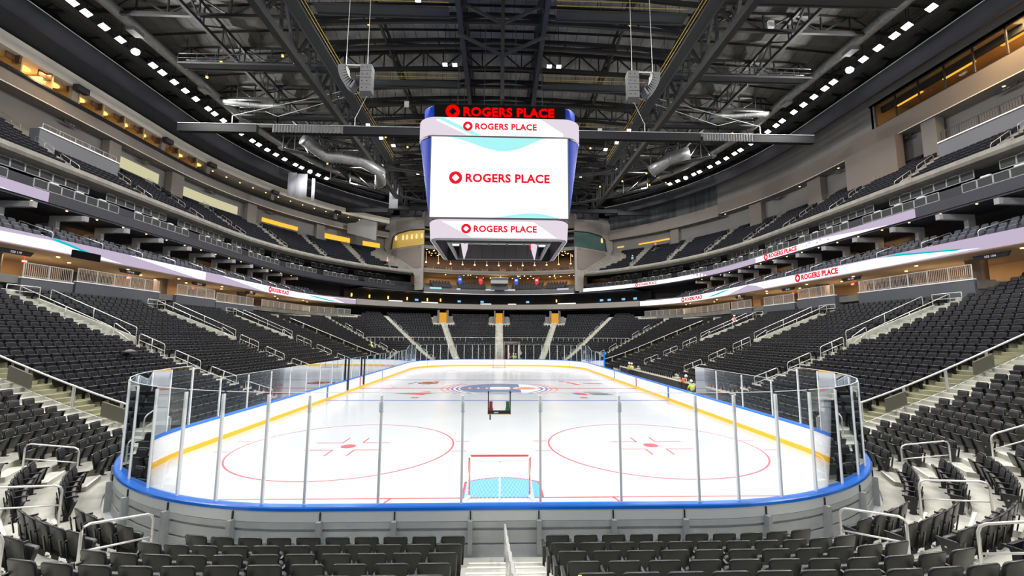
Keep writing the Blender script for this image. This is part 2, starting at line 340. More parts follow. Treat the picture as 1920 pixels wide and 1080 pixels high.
# ------------------------------------------------------------------ dasher boards
brd = empty('dasher_boards', (0,0,0), label='white dasher boards with yellow kickplate and blue cap rail round the ice', cat='rink boards')
KF = loop_keys(24, 12)
def ring(name, prof, mats, parent, keys=KF, lab=None):
    mb = MB(); mb.sweep(None, [loopline(o, z, keys) for o, z in prof], 0, close=True); p = ob(name, mb.mesh(name, mats), parent)
    if lab: p['label'] = lab
    return p
ring('board_panel', [(0, .2), (.12, .2), (.12, 1.03), (0, 1.03)], 'board', brd, lab='white board facing')
ring('kickplate', [(-.012, 0), (.10, 0), (.10, .21), (-.012, .21)], 'yellow', brd, lab='yellow kickplate')
ring('cap_rail', [(-.03, 1.03), (.22, 1.03), (.22, 1.09), (.19, 1.11), (0, 1.11), (-.03, 1.09)], 'cap', brd, lab='blue cap rail')
ring('outer_fascia', [(.16, .80), (.21, .80), (.21, 1.03), (.16, 1.03)], 'fascia', brd, lab='grey aluminium fascia strip')
mb = MB()
for s in (-1, 1):
    for y, m, w in ((22.86, 0, .30), (38.1, 0, .30), (30.48, 1, .30)):
        mb = MB(); mb.box(s*(RW)-.006, s*(RW)+.006, y-w/2, y+w/2, .21, 1.03); ob('line_stripe', mb.mesh('line_stripe', 'red' if m else 'cap'), brd)['label'] = 'red line marking' if m else 'blue line marking'
    for yy in (3.35, RL-3.35): mb = MB(); mb.box(s*11.22-.03, s*11.22+.03, yy-.03, yy+.03, .2, 1.03); ob('line_stripe', mb.mesh('line_stripe', 'red'), brd)['label'] = 'red line marking'
mb = MB(); mb2 = MB(); mb3 = MB()
for sd in (-1, 1):
    for k in ([('n', sd*x) for x in (.75, 2.4, 4.0)]+[('c', sd, a) for a in (10, 22, 34, 46, 58, 70, 82)]+[('s', sd, y) for y in range(9, 53, 3)]):
        x, y, (nx, ny) = bowl(.14, k); x2, y2, _ = bowl(.34, k); tx, ty = -ny, nx
        mb = MB(); mb.obox(((x+x2)/2, (y+y2)/2, .42), ((x-x2)/2, (y-y2)/2, 0), (tx*.05, ty*.05, 0), (0, 0, .42)); ob('support_post', mb.mesh('support_post', 'alu'), brd)
        mb2 = MB(); mb2.obox((x-nx*.05, y-ny*.05, .89), (nx*.05, ny*.05, 0), (tx*.012, ty*.012, 0), (0, 0, .12)); ob('fascia_joint', mb2.mesh('fascia_joint', 'black'), brd)
    for z0, z1 in ((.05, .3), (.36, .62)):
        ks = [k for k in KF if k[0] in 'ncs']; 
for z0, z1, o in ((.02, .30, .17), (.34, .60, .15), (.66, .79, .17)):
    mb3.sweep(None, [loopline(oo, z, KF) for oo, z in ((o, z0), (o+.04, z0), (o+.04, z1), (o, z1))], close=True)
ob('back_rail', mb3.mesh('back_rail', 'panelgrey'), brd)
mb = MB(); mb.sweep(None, [loopline(o, z, KF) for o, z in ((.2, .0), (.55, .0), (.55, .05), (.2, .05))], close=True)
struct('trim_1', mb, 'white', label='white kerb round the foot of the boards')
# ------------------------------------------------------------------ rink glass, each pane its own thing
ZB = 1.113
def pane(k0, k1, h0, h1, label, post=True):
    a = bowl(.07, k0); b = bowl(.07, k1); A = Vector((a[0], a[1], 0)); B = Vector((b[0], b[1], 0)); d = (B-A).normalized(); n = Vector((-d.y, d.x, 0))
    e = empty('rink_glass_screen', (A.x, A.y, ZB), label=label, cat='rink glass', group='panes of glass standing on the boards')
    mb = MB(); L = (B-A).length; t = n*.007; p0 = d*(0 if post else .065); p1 = d*(L-.065)
    q = [p0, p1, p1+Vector((0,0,h1)), p0+Vector((0,0,h0))]
    mb.ext([v-t for v in q], t*2, 0); g = ob('pane', mb.mesh('pane', 'glass'), e)
    mb = MB(); mb.bar(p0+Vector((0,0,h0)), p1+Vector((0,0,h1)), .022, .012); ob('top_edge', mb.mesh('top_edge', 'whitedge'), e)['label'] = 'pale polished top edge'
    if not post: return e
    mb = MB(); mb.box(-.026, .026, -.03, .03, 0, min(h0, h1 if 0 else h0)-.06); mb.box(-.045, .045, -.04, .04, h0-.42, h0-.22, 1)
    ob('post', mb.mesh('post', ['alup', 'pglassclip']), e, rz=math.atan2(d.y, d.x))
    return e
M['whitedge'] = mat('glass_edge', (.80, .84, .85), .3); M['alup'] = mat('post_aluminium', (.80, .82, .83), .35, .1); M['pglassclip'] = glass('clip_plastic', (.95, .97, .98), .06)
HT, HS = 2.42, 1.76
for fe in (0, 1):
    t, tc_, nm = ('n', 'c', 'near') if not fe else ('f', 'C', 'far')
    xs = [-4.42, -2.81, -.97, .80, 2.63, 4.42] if not fe else [-4.42+8.84*i/9 for i in range(10)]
    for i in range(len(xs)-1): pane((t, xs[i]), (t, xs[i+1]), HT, HT, 'tall glass pane on the %s end boards, %s from the left' % (nm, od(i)), post=i > 0)
    an = [0, 6.3, 14, 21.7, 29.7, 37.8, 45.5, 54, 63, 72, 81, 90] if not fe else [9*i for i in range(11)]
    for s in (-1, 1):
        for i in range(len(an)-1):
            k0, k1 = (tc_, s, an[i]), (tc_, s, an[i+1])
            pane(k0, k1, HT, HT, 'tall glass pane in the %s %s corner, %s round from the end' % (nm, SIDE[s], od(i)))
ysL = [8.53, 10.4]+[10.4+(50.4-10.4)*i/18 for i in range(1, 19)]+[52.43]
for i in range(len(ysL)-1):
    h0 = HT if i == 0 else HS; h1 = HT if i == len(ysL)-2 else HS
    pane(('s', -1, ysL[i]), ('s', -1, ysL[i+1]), h0, h1, 'low glass pane along the left boards, %s from the near corner' % od(i))
ysR = [8.53, 10.4, 12.9, 15.6, 18.4]
for i in range(4): pane(('s', 1, ysR[i]), ('s', 1, ysR[i+1]), HT if i == 0 else HS, HS, 'low glass pane along the right boards, %s from the near corner' % od(i))
ysR = [43.0, 45.4, 47.7, 50.0, 52.43]
for i in range(4): pane(('s', 1, ysR[i]), ('s', 1, ysR[i+1]), HS, HT if i == 3 else HS, 'low glass pane on the right boards beyond the benches, %s along' % od(i))
for y, nm in ((27.0, 'nearer'), (31.3, 'farther')):
    mb = MB(); mb.box(-RW+.032, -RW+.13, y-.09, y+.09, .25, 2.95, 0); thing('penalty_box_post', mb, 'truss', 'tall dark post at the left boards, the %s of two' % nm, 'post', group='dark penalty box posts')
mb = MB(); mb.box(RW-.0, RW+.14, 42.70, 42.92, 1.113, 3.0, 0); thing('bench_end_post', mb, 'cap', 'blue padded post where the right glass starts beyond the benches', 'post')
# ------------------------------------------------------------------ goals
def goal(y0, f, label):
    e = empty('hockey_goal', (-.1 if f > 0 else 0, y0, 0), label=label, cat='goal', group='hockey goals')
    w, h = .915, 1.22
    mb = MB(); P = [(-w, 0, 0), (-w, 0, h-.06), (-w+.02, 0, h-.01), (-w+.07, 0, h), (w-.07, 0, h), (w-.02, 0, h-.01), (w, 0, h-.06), (w, 0, 0)]
    mb.tube(P, .03, 8); p = ob('frame', mb.mesh('frame', 'goalred', True), e); p['label'] = 'red posts and crossbar'
    dk = -f
    base = [(-w, 0), (-w-.12, dk*.35), (-w-.02, dk*.8), (-w+.35, dk*1.08), (0, dk*1.12), (w-.35, dk*1.08), (w+.02, dk*.8), (w+.12, dk*.35), (w, 0)]
    topc = [(-w, 0), (-w+.03, dk*.15), (-w+.12, dk*.38), (-w+.35, dk*.5), (0, dk*.52), (w-.35, dk*.5), (w-.12, dk*.38), (w-.03, dk*.15), (w, 0)]
    mb = MB(); mb.tube([(x, y, .05) for x, y in base], .05, 8); mb.bar((0, dk*1.1, .05), (0, dk*.5, h), .05, .03)
    p = ob('base_frame', mb.mesh('base_frame', 'net', True), e); p['label'] = 'white padded base and centre post'
    mb = MB(); mb.tube([(x, y, h) for x, y in topc], .03, 6); ob('top_skirt', mb.mesh('top_skirt', 'net'), e)
    # net cords
    def dens(pl, n):
        out = []; L = [0]
        for i in range(1, len(pl)): L.append(L[-1]+math.dist(pl[i], pl[i-1]))
        for k in range(n+1):
            t = L[-1]*k/n; i = max(1, next((j for j in range(1, len(L)) if L[j] >= t-1e-9), len(L)-1)); q = (t-L[i-1])/(L[i]-L[i-1]); out.append((pl[i-1][0]*(1-q)+pl[i][0]*q, pl[i-1][1]*(1-q)+pl[i][1]*q))
        return out
    n = 58 if f > 0 else 20; b = dens(base, n); t = dens(topc, n); nz = 20 if f > 0 else 8; mb = MB(); r = .0035 if f > 0 else .006
    def pt(i, j): q = j/nz; return (b[i][0]*(1-q)+t[i][0]*q, b[i][1]*(1-q)+t[i][1]*q, .06+(h-.06)*q)
    for j in range(nz):
        for i in range(n):
            if (i+j) % 2 == 0: mb.bar(pt(i, j), pt(i+1, j+1), r)
            else: mb.bar(pt(i+1, j), pt(i, j+1), r)
    ob('net', mb.mesh('net', 'net'), e)['label'] = 'white cord netting'
goal(3.35, 1, 'red-posted hockey goal with white net, standing near the camera in front of the blue crease')
goal(RL-3.35, -1, 'small red hockey goal at the far end of the ice')
# goal judge lights on the near glass
e = empty('goal_light_bracket', (-.14, -.155, 3.073), label='black U-shaped bracket with red and green lamps hung on the near glass', cat='goal lights')
mb = MB(); mb.box(-.26, -.235, -.03, .03, 0, .5); mb.box(.235, .26, -.03, .03, 0, .5); mb.box(-.26, .26, -.05, .05, 0, .075); mb.box(-.22, -.19, -.05, .05, -.12, 0)
for q in (-.26, .235): mb.box(q, q+.025, -.03, .13, .472, .50)
ob('bracket', mb.mesh('bracket', 'black'), e)
for s, mm in ((-1, 'ledr2d'), (1, 'ledg2')):
    mb = MB(); mb.box(s*.19-.05, s*.19+.05, -.04, .04, .09, .13)
    for k in range(3): mb.lathe([(0, .14+k*.05), (.04, .14+k*.05), (.04, .18+k*.05), (0, .18+k*.05)], (s*.19, 0, 0), 10)
    M.setdefault('ledr2d', mat('dim_red_lens', (.35, .03, .04), .3)); M.setdefault('ledg2', mat('dim_green_lens', (.02, .2, .06), .3))
    ob('lamp_stack', mb.mesh('lamp_stack', mm), e)['label'] = 'red lamp stack' if s < 0 else 'green lamp stack'
mb = MB(); mb.box(-.24, .24, -.056, -.05, .002, .012); mb.box(-.12, -.02, -.053, -.05, .03, .05, 1); ob('trim_line', mb.mesh('trim_line', ['yellow', 'tv']), e)
# ------------------------------------------------------------------ lower bowl
NR = 27; PITCH = .53
RISE = [.25,.27,.28,.30,.31,.33,.34,.35,.36,.36,.36]+[.352]*20
DT = [1.2+.87*i for i in range(NR)]; ZT = [.94]
for i in range(NR-1): ZT.append(ZT[-1]+RISE[i])
TZ = [z-.80 for z in ZT]
QA = PI/2
def half(o, s, side):
    """point a distance s along row offset o, from the middle of the near end round one side"""
    cx = RW-RR; R = RR+o
    if s < cx: return bowl(o, ('n', side*s))
    s -= cx
    if s < R*QA: return bowl(o, ('c', side, math.degrees(s/R)))
    s -= R*QA
    if s < RL-2*RR: return bowl(o, ('s', side, RR+s))
    s -= RL-2*RR
    if s < R*QA: return bowl(o, ('C', side, 90-math.degrees(s/R)))
    return bowl(o, ('f', side*max(0, cx-(s-R*QA))))
def stot(o): return 2*(RW-RR)+2*(RR+o)*QA+RL-2*RR
SIDEY = [8.85, 18.9, 29.9, 40.9, 52.1]
def aisles(o, n):
    cx = RW-RR; R = RR+o; A = [(0, .75)]
    for t in (15, 37, 63): A.append((cx+R*math.radians(t), .62))
    for i, y in enumerate(SIDEY):
        hw = .62
        if i in (0, 4): hw = 1.12
        if i in (1, 2, 3) and 14 <= n <= 21: hw = 1.05
        A.append((cx+R*QA+y-RR, hw))
    for t in (63, 37, 15): A.append((cx+R*QA+RL-2*RR+R*math.radians(90-t), .62 if not (t == 15 and n >= 21) else 2.3))
    A.append((stot(o), .75 if n < 21 else 2.3))
    return A
SECN = ['beside the central steps', 'in the near corner, first block round', 'in the near corner, second block round', 'by the wide glass-railed stair', 'in the first long side block', 'in the second long side block', 'in the third long side block', 'in the fourth long side block', 'far corner a', 'far corner b', 'far corner c', 'far d', 'far e']
def seat_profile_low():
    mb = MB()   # x across, y towards the ice (+), origin on tread below the top of the back
    w = .236
    out = [(-w+.02, .34), (-w, .72), (-w+.065, .80), (w-.065, .80), (w, .72), (w-.02, .34)]
    f = [(x, .04+(.80-z)*.22, z) for x, z in out]; b = [(x, -.03+(.80-z)*.20, z-.01) for x, z in out]
    cz = .58; g = [(x*.78, y+.028, cz+(z-cz)*.80) for x, y, z in f]
    n = 6; mb.add(f+b+g, [(i, (i+1) % n, 2*n+(i+1) % n, 2*n+i) for i in range(n)]+[tuple(range(2*n, 3*n)), tuple(range(n, 2*n))[::-1]]+[(i, n+i, n+i+1, i+1) for i in range(n-1)])
    mb.add([(-w+.03,.11,.24),(w-.03,.11,.24),(w-.03,.22,.56),(-w+.03,.22,.56),(-w+.03,.19,.24),(w-.03,.19,.24),(w-.03,.30,.54),(-w+.03,.30,.54)], [(0,1,2,3),(4,7,6,5),(0,4,5,1),(3,2,6,7),(0,3,7,4),(1,5,6,2)])
    mb.box(-.275, -.245, .02, .34, .50, .54); mb.box(-.28, -.245, .10, .22, 0, .50)
    return mb
SL = seat_profile_low()
SLV = SL.v; SLF = SL.f
seats = []   # (x, y, z, nx, ny, side, sec, row, idx, nsec)
for n in range(1, NR+1):
    o = DT[n-1]; A = aisles(o, n)
    for side in (-1, 1):
        for k in range(len(A)-1):
            a = A[k][0]+A[k][1]; b = A[k+1][0]-A[k+1][1]
            if b-a < .5: continue
            N = int((b-a)/PITCH+.05); pt = (b-a)/N
            for i in range(N):
                s = a+pt*(i+.5); x, y, (nx, ny) = half(o, s, side)
                if n > 22 and 18.0 < y < 57: continue
                if y >= 57 and math.hypot(abs(x)-8.6, y-57) > 24.4-.75 and abs(x) > 27: continue
                if y > 57 and abs(x) > 8.6 and math.hypot(abs(x)-8.6, y-57) > 23.6 and y < 73: continue
                if side == 1 and n <= 3 and 18.6 < y < 46: continue
                if side == 1 and y > 61 and n <= 7 and .6 < x < 3.85: continue
                if math.hypot(x+20.3, y-58.6) < .75: continue
                q = project((x, y, ZT[n-1]))
                if not q or q[2] < 1.4 or not (-220 < q[0] < 2140) or not (-100 < q[1] < 1260): continue
                seats.append((x, y, TZ[n-1], nx, ny, side, k, n, i, N, q))
print('lower seats', len(seats))
# ---- detailed seat, shown by the 300 largest
def rounded(w, z0, z1, r, n=4):
    P = [(-w, z0)]
    for i in range(n+1): a = PI-QA*i/n; P.append((-w+r+r*math.cos(a), z1-r+r*math.sin(a)))
    for i in range(n+1): a = QA-QA*i/n; P.append((w-r+r*math.cos(a), z1-r+r*math.sin(a)))
    P.append((w, z0)); return P
def curved_slab(P, yf, th, bev=.012, curve=.05, w=.24, flip=1):
    """front and back outline rings with a rounded rim, bent round the sitter"""
    mb = MB(); n = len(P); cx = 0; zc = sum(p[1] for p in P)/n
    def rg(sc, dy):
        out = []
        for x, z in P:
            xx = x*sc; zz = zc+(z-zc)*(1-(1-sc)*1.0); yy = yf(zz)+dy+curve*(xx/w)**2
            out.append((xx, yy, zz))
        return out
    rings = [rg(.90, 0), rg(.97, 0.004), rg(1.0, .016), rg(1.0, th-.016), rg(.97, th-.004), rg(.90, th)]
    vs = [v for r_ in rings for v in r_]; fs = []
    for j in range(len(rings)-1):
        for i in range(n): fs.append((j*n+i, j*n+(i+1) % n, (j+1)*n+(i+1) % n, (j+1)*n+i))
    mb.add(vs, fs)
    # caps as grids of columns so the face stays curved
    h = n//2
    for j, rev in ((0, 0), (len(rings)-1, 1)):
        for i in range(h-1):
            q = (j*n+i, j*n+i+1, j*n+n-2-i, j*n+n-1-i)
            mb.f.append(q if rev else q[::-1]); mb.m.append(0)
    return mb
def taper(P): z0 = min(z for x, z in P); z1 = max(z for x, z in P); return [(x*(.88+.12*(z-z0)/(z1-z0)), z) for x, z in P]
yb = lambda z: -.045+(.80-z)*.21
bk = curved_slab(taper(rounded(.238, .30, .80, .065, 4)), yb, .042, curve=.034)
BACK = bk.mesh('backrest', 'seat', True)
cu = curved_slab(rounded(.20, .40, .76, .06, 3), lambda z: yb(z)+.052, .03, curve=.022); CUSH = cu.mesh('back_cushion', 'seatcush', True)
pn = curved_slab(rounded(.20, .20, .57, .05, 3), lambda z: .115+(z-.20)*.30, .075, curve=-.02); PAN = pn.mesh('seat_pan', 'seatcush', True)
ar = MB(); ar.bar((-.265, -.0, .56), (-.265, .33, .56), .045, .035); ar.add([(-.28,.03,.54),(-.28,.30,.54),(-.28,.24,.24),(-.28,.08,.20),(-.25,.03,.54),(-.25,.30,.54),(-.25,.24,.24),(-.25,.08,.20)], [(0,1,2,3),(4,7,6,5),(0,4,5,1),(1,5,6,2),(2,6,7,3),(3,7,4,0)])
ar.box(-.285, -.245, .10, .20, 0, .26); ar.box(-.31, -.22, .06, .26, 0, .015); ar.bar((-.265, .0, .30), (-.265, -.06, .62), .02, .06); ar.lathe([(0,0),(.018,0),(.018,.008),(0,.008)], (0,0,0), 8, 1)
for i in range(len(ar.v)-32, len(ar.v)):
    x, y, z = ar.v[i]; ar.v[i] = (-.284-z*.5, .2+x, .44+y)
ARM = ar.mesh('armrest', ['seat', 'steel'])
score = sorted(range(len(seats)), key=lambda i: -((1 if (-20 < seats[i][10][0] < 1940 and seats[i][10][1] < 1100) else .25)/seats[i][10][2]))
top = set(score[:300]); proto = None
nseat = {}
PAIRS = {}
for i in score[:300]:
    x, y, z, nx, ny, side, sec, row, idx, N, q = seats[i]
    rz = math.atan2(ny, nx)-PI/2
    if sec == 0: lab = 'dark folding seat, %s %s of the central steps, %s row from the boards' % (od(idx), SIDE[side], od(row-1))
    elif sec < 3: lab = 'dark folding seat, %s corner, %s block round, %s row, %s along' % (SIDE[side], od(sec-1), od(row-1), od(idx))
    elif sec == 3: lab = 'dark folding seat, block before %s glass-railed stair, %s row, %s along' % (SIDE[side], od(row-1), od(idx))
    else: lab = 'dark folding seat, %s block beyond %s glass-railed stair, %s row, %s along' % (od(sec-4), SIDE[side], od(row-1), od(idx))
    e = empty('folding_seat', (x, y, z), rz, label=lab, cat='seat', group='folding arena seats in the lower bowl')
    for nm, me in (('backrest', BACK), ('back_cushion', CUSH), ('seat_pan', PAN), ('armrest', ARM)):
        ob(nm, me, e)
far = [s for i, s in enumerate(seats) if i not in top]
def stuff_seats(name, lst, lv, lf, mats, label, cat):
    vs = []; fs = []
    for s in lst:
        x, y, z, nx, ny = s[:5]; n0 = len(vs)
        # local y -> normal, local x -> (ny,-nx)
        for vx, vy, vz in lv: vs.append((x+vx*ny+vy*nx, y-vx*nx+vy*ny, z+vz))
        for f in lf: fs.append(tuple(k+n0 for k in f))
    me = bpy.data.meshes.new(name); me.from_pydata(vs, [], fs); me.materials.append(M[mats]); me.update()
    return tag(ob(name, me), label, cat, None, 'stuff')
# ---- stepped concrete
mb = MB(); prof = [(.35, 0), (.40, 0), (.40, TZ[0])]
for i in range(NR-1):
    e_ = DT[i]+.07; prof += [(e_, TZ[i]), (e_, TZ[i+1])]
prof += [(DT[-1]+.6, TZ[-1])]
i0 = next(i for i, k in enumerate(KEYS) if k[0] == 's' and k[1] == 1 and k[2] > 18.2); i1 = next(i for i, k in enumerate(KEYS) if k[0] == 's' and k[1] == 1 and k[2] > 46)
jf = next(i for i, k in enumerate(KEYS) if k == ('f', 0.0))
for ks_ in (KEYS[:i0]+[('s', 1, 18.2)], [('s', 1, 46)]+KEYS[i1:jf]+[('f', 3.5)], [('f', .76), ('f', 0.0)]+KEYS[jf+1:]): mb.sweep(None, [loopline(o, z, ks_) for o, z in prof])
cutp = [(.35, 0), (.40, 0), (DT[2]+.07, 0), (DT[2]+.07, TZ[3])]+prof[3+2*3:]
mb.sweep(None, [loopline(o, z, [('s', 1, 18.2), ('s', 1, 46)]) for o, z in cutp])
ecut = [(.35, 0), (.40, 0), (DT[4]+.07, 0), (DT[4]+.07, TZ[5])]+prof[3+2*5:]
mb.sweep(None, [loopline(o, z, [('f', 3.5), ('f', .76)]) for o, z in ecut])
for xx in (.76, 3.5):
    pp = [(RL+o, z) for o, z in prof[1:3+2*5]]; mb.add([(xx, y, z) for y, z in pp]+[(xx, RL+DT[4]+.07, 0)], [tuple(range(len(pp)+1))])
for yy in (18.2, 46):
    pp = [(RW+o, z) for o, z in prof[1:3+2*3]]; mb.add([(x, yy, z) for x, z in pp]+[(RW+DT[2]+.07, yy, 0)], [tuple(range(len(pp)+1))])
b_ = MB(); b_.box(RW+DT[2], RW+DT[2]+.06, 18.4, 45.8, .12, TZ[3]-.02); struct('trim_9', b_, 'signb', label='dark facing board behind the right benches')  # added dark strip over the pale riser, standing in for black seat undersides
for j, (y0, y1) in enumerate(((20.5, 29), (32, 41.5))):
    b_ = MB(); b_.box(RW+1.3, RW+1.75, y0, y1, .40, .46)
    e = empty('players_bench', (0, 0, 0), label='long wooden players bench behind the right boards, %s half' % ('nearer' if j == 0 else 'farther'), cat='bench', group='players benches'); ob('bench_seat', b_.mesh('bench_seat', 'tan'), e)
    for q in range(5): b_ = MB(); yy = y0+.3+(y1-y0-.6)*q/4; b_.box(RW+1.4, RW+1.65, yy-.04, yy+.04, 0, .40); ob('bench_leg', b_.mesh('bench_leg', 'alu'), e)
struct('floor_bowl', mb, 'concrete')
# ---- aisle steps with pale nosings
def frame_at(o, s, side):
    x, y, (nx, ny) = half(o, s, side); return Vector((x, y, 0)), Vector((nx, ny, 0))
ais = MB(); nos = MB()
def aisle_s(k, o):
    A = aisles(o, 1); return A[k][0]
for side in (-1, 1):
    for k in range(0, 13):
        if side == -1 and k in (0, 12): continue
        for n in range(1, NR):
            o = DT[n-1]+.07; s = aisle_s(k, o); hw = .74 if k in (0, 12) else 1.12 if k in (4, 8) else .62
            q = project((*half(o, s, side)[:2], TZ[n-1]))
            if not q or (side == 1 and 5 <= k <= 7 and n <= 3): continue
            if q[2] < 1: continue
            P, nrm = frame_at(o, s if k not in (0, 12) else (0.001 if k == 0 else s-.001), side); t = Vector((-nrm.y, nrm.x, 0))
            z0 = TZ[n-1]; z1 = TZ[n]
            ais.obox((*(P+nrm*.2)[:2], (z0+(z0+z1)/2)/2+.001), nrm*.2, t*hw, (0, 0, (z1-z0)/4))
            nos.obox((*(P+nrm*.375)[:2], (z0+z1)/2+.004), nrm*.03, t*hw, (0, 0, .006))
            nos.obox((*(P-nrm*.03)[:2], z1+.004), nrm*.03, t*hw, (0, 0, .006))
struct('floor_steps', ais, 'concrete'); struct('trim_2', nos, 'nosing', label='pale nosing strips on the aisle steps')
# ---- aisle handrails
def rail_mb(p0, p1, h=.92, mid=True, r=.024, midpost=False, bend=.12, panel=None):
    mb = MB(); a = Vector(p0); b = Vector(p1); U = Vector((0,0,1)); d = (b-a).normalized()
    a2 = a+U*h; b2 = b+U*h
    mb.tube([a, a2-U*bend, a2-U*bend*.3+d*bend*.3, a2+d*bend, b2-d*bend, b2-U*bend*.3-d*bend*.3, b2-U*bend, b], r, 6)
    if mid: mb.tube([a+U*h*.52, b+U*h*.52], r*.8, 5)
    if midpost: mb.tube([(a+b)/2, (a+b)/2+U*h], r*.85, 5)
    return mb
def add_rail(p0, p1, label, group='steel aisle handrails', **k):
    c = (Vector(p0)+Vector(p1))/2
    mb = rail_mb(Vector(p0)-c, Vector(p1)-c, **k); o = ob('aisle_handrail', mb.mesh('aisle_handrail', 'rail', True), loc=c); tag(o, label, 'handrail', group); return o
def tz_at(o):
    for i in range(NR):
        if o < DT[i]+.07: return TZ[i]
    return TZ[-1]
AN = {1: 'first corner aisle', 2: 'second corner aisle', 3: 'third corner aisle', 5: 'first side aisle', 6: 'middle side aisle', 7: 'third side aisle', 9: 'far corner aisle nearest the side', 10: 'middle far corner aisle', 11: 'far aisle beside the end centre'}
for side in (-1, 1):
    for k in (1, 2, 3, 5, 6, 7, 9, 10, 11):
        if k <= 3: ds = [(1.3, 2.5), (3.5, 4.8), (5.9, 7.1), (8.2, 9.4), (10.4, 11.6)]
        elif k <= 7: ds = [(2.0, 3.8), (4.4, 6.1), (6.8, 8.5), (9.2, 10.9), (11.5, 12.6)]
        else: ds = [(1.5+2.6*j, 3.1+2.6*j) for j in range(7 if k > 9 else 6)]
        for j, (d0, d1) in enumerate(ds):
            if (side == 1 and 5 <= k <= 7 and d0 < 4) or (k >= 9 and d0 < 10.7 and d1 > 9.9): continue
            a, nr_ = frame_at(d0, aisle_s(k, d0), side); b, _ = frame_at(d1, aisle_s(k, d1), side)
            a.z = tz_at(d0)+.0; b.z = tz_at(d1)+.0
            q = project(a); q2 = project(b)
            if not q or not (-60 < q[0] < 1980 or (q2 and -60 < q2[0] < 1980)) or q[1] > 1150 or q[2] < 2: continue
            if k <= 3: pass
            add_rail(a, b, 'steel handrail, %s on the %s, %s from the ice' % (AN[k], SIDE[side], od(j)), midpost=(5 <= k <= 7 and j < 4))
# central handrail on the near steps
e = empty('central_handrail', (0, -1.0, 0), label='thick steel handrail running down the middle of the near central steps', cat='handrail')
mb = MB(); pts = []
for i in range(0, 10):
    o = DT[i]-.55; pts += [(0, -o+1.0, TZ[i]+.76), (0, -o-.30+1.0, TZ[i]+.80)]
mb.tube([(0, .45, TZ[0]+.25)]+pts, .027, 8); ob('top_rail', mb.mesh('top_rail', 'rail', True), e)
for i in (0, 2, 4, 6, 8):
    mb = MB(); mb.tube([(0, -(DT[i]-.4)+1.0, TZ[i]), (0, -(DT[i]-.4)+1.0, TZ[i]+.78)], .022, 8); ob('post', mb.mesh('post', 'rail', True), e)
# ---- glass-panelled stair rails
def glass_stair(side, y, d0, d1, label, npan, boxes=(), h=1.02):
    def P(d, dz=0):
        # straight pitch of the rail
        z = TZ[0]+(tz_at(d1)-TZ[0])*((d-d0)/(d1-d0)); z = tzs(d); return Vector((side*(RW+d), y, z+dz))
    def tzs(d): i = (d-1.27)/.87; j = max(0, min(NR-2, int(i))); f = i-j; return TZ[j]+(TZ[j+1]-TZ[j])*f+.18
    e = empty('glass_stair_rail', P(d0), label=label, cat='stair railing', group='glass-panelled stair railings')
    o0 = P(d0)
    mb = MB(); mb.tube([P(d0+(d1-d0)*i/20, h)-o0 for i in range(21)], .04, 8); ob('top_rail', mb.mesh('top_rail', 'rail', True), e)
    mb = MB(); mb.tube([P(d0+(d1-d0)*i/20, .12)-o0 for i in range(21)], .018, 6); ob('bottom_rail', mb.mesh('bottom_rail', 'rail', True), e)
    L = (d1-d0)/npan
    for i in range(npan):
        a, b = d0+L*i, d0+L*(i+1); mb = MB()
        q = [P(a+.08, .15)-o0, P(b-.08, .15)-o0, P(b-.08, h-.05)-o0, P(a+.08, h-.05)-o0]; mb.ext(q, (0, .012, 0)); ob('rail_glass', mb.mesh('rail_glass', 'pglass'), e)
        mb = MB(); mb.bar(P(a+.03, -.15)-o0, P(a+.03, h)-o0, .05, .03); mb.bar(P(a-.05, -.15)-o0, P(a-.05, h)-o0, .05, .03); ob('post', mb.mesh('post', 'rail'), e)
    for d in boxes:
        mb = MB(); q = [P(d, .28)-o0, P(d+.95, .28)-o0, P(d+.95, .86)-o0, P(d, .86)-o0]; mb.ext([v+Vector((0, -.05, 0)) for v in q], (0, -.10, 0)); ob('folding_panel', mb.mesh('folding_panel', 'olive'), e)['label'] = 'folded olive grey panel hooked on the rail'
M['olive'] = mat('olive_grey', (.105, .10, .075), .5)
glass_stair(-1, 9.0, 1.2, 13.5, 'long glass-panelled steel stair railing on the left, near corner', 6, (3.0, 7.0, 9.4))
glass_stair(1, 9.0, 1.2, 13.5, 'long glass-panelled steel stair railing on the right, near corner', 6, (4.3, 8.6))
glass_stair(-1, 51.6, 1.5, 17, 'glass-panelled stair railing on the left beside the far corner', 8)
glass_stair(1, 51.6, 1.5, 17, 'glass-panelled stair railing on the right beside the far corner', 8)
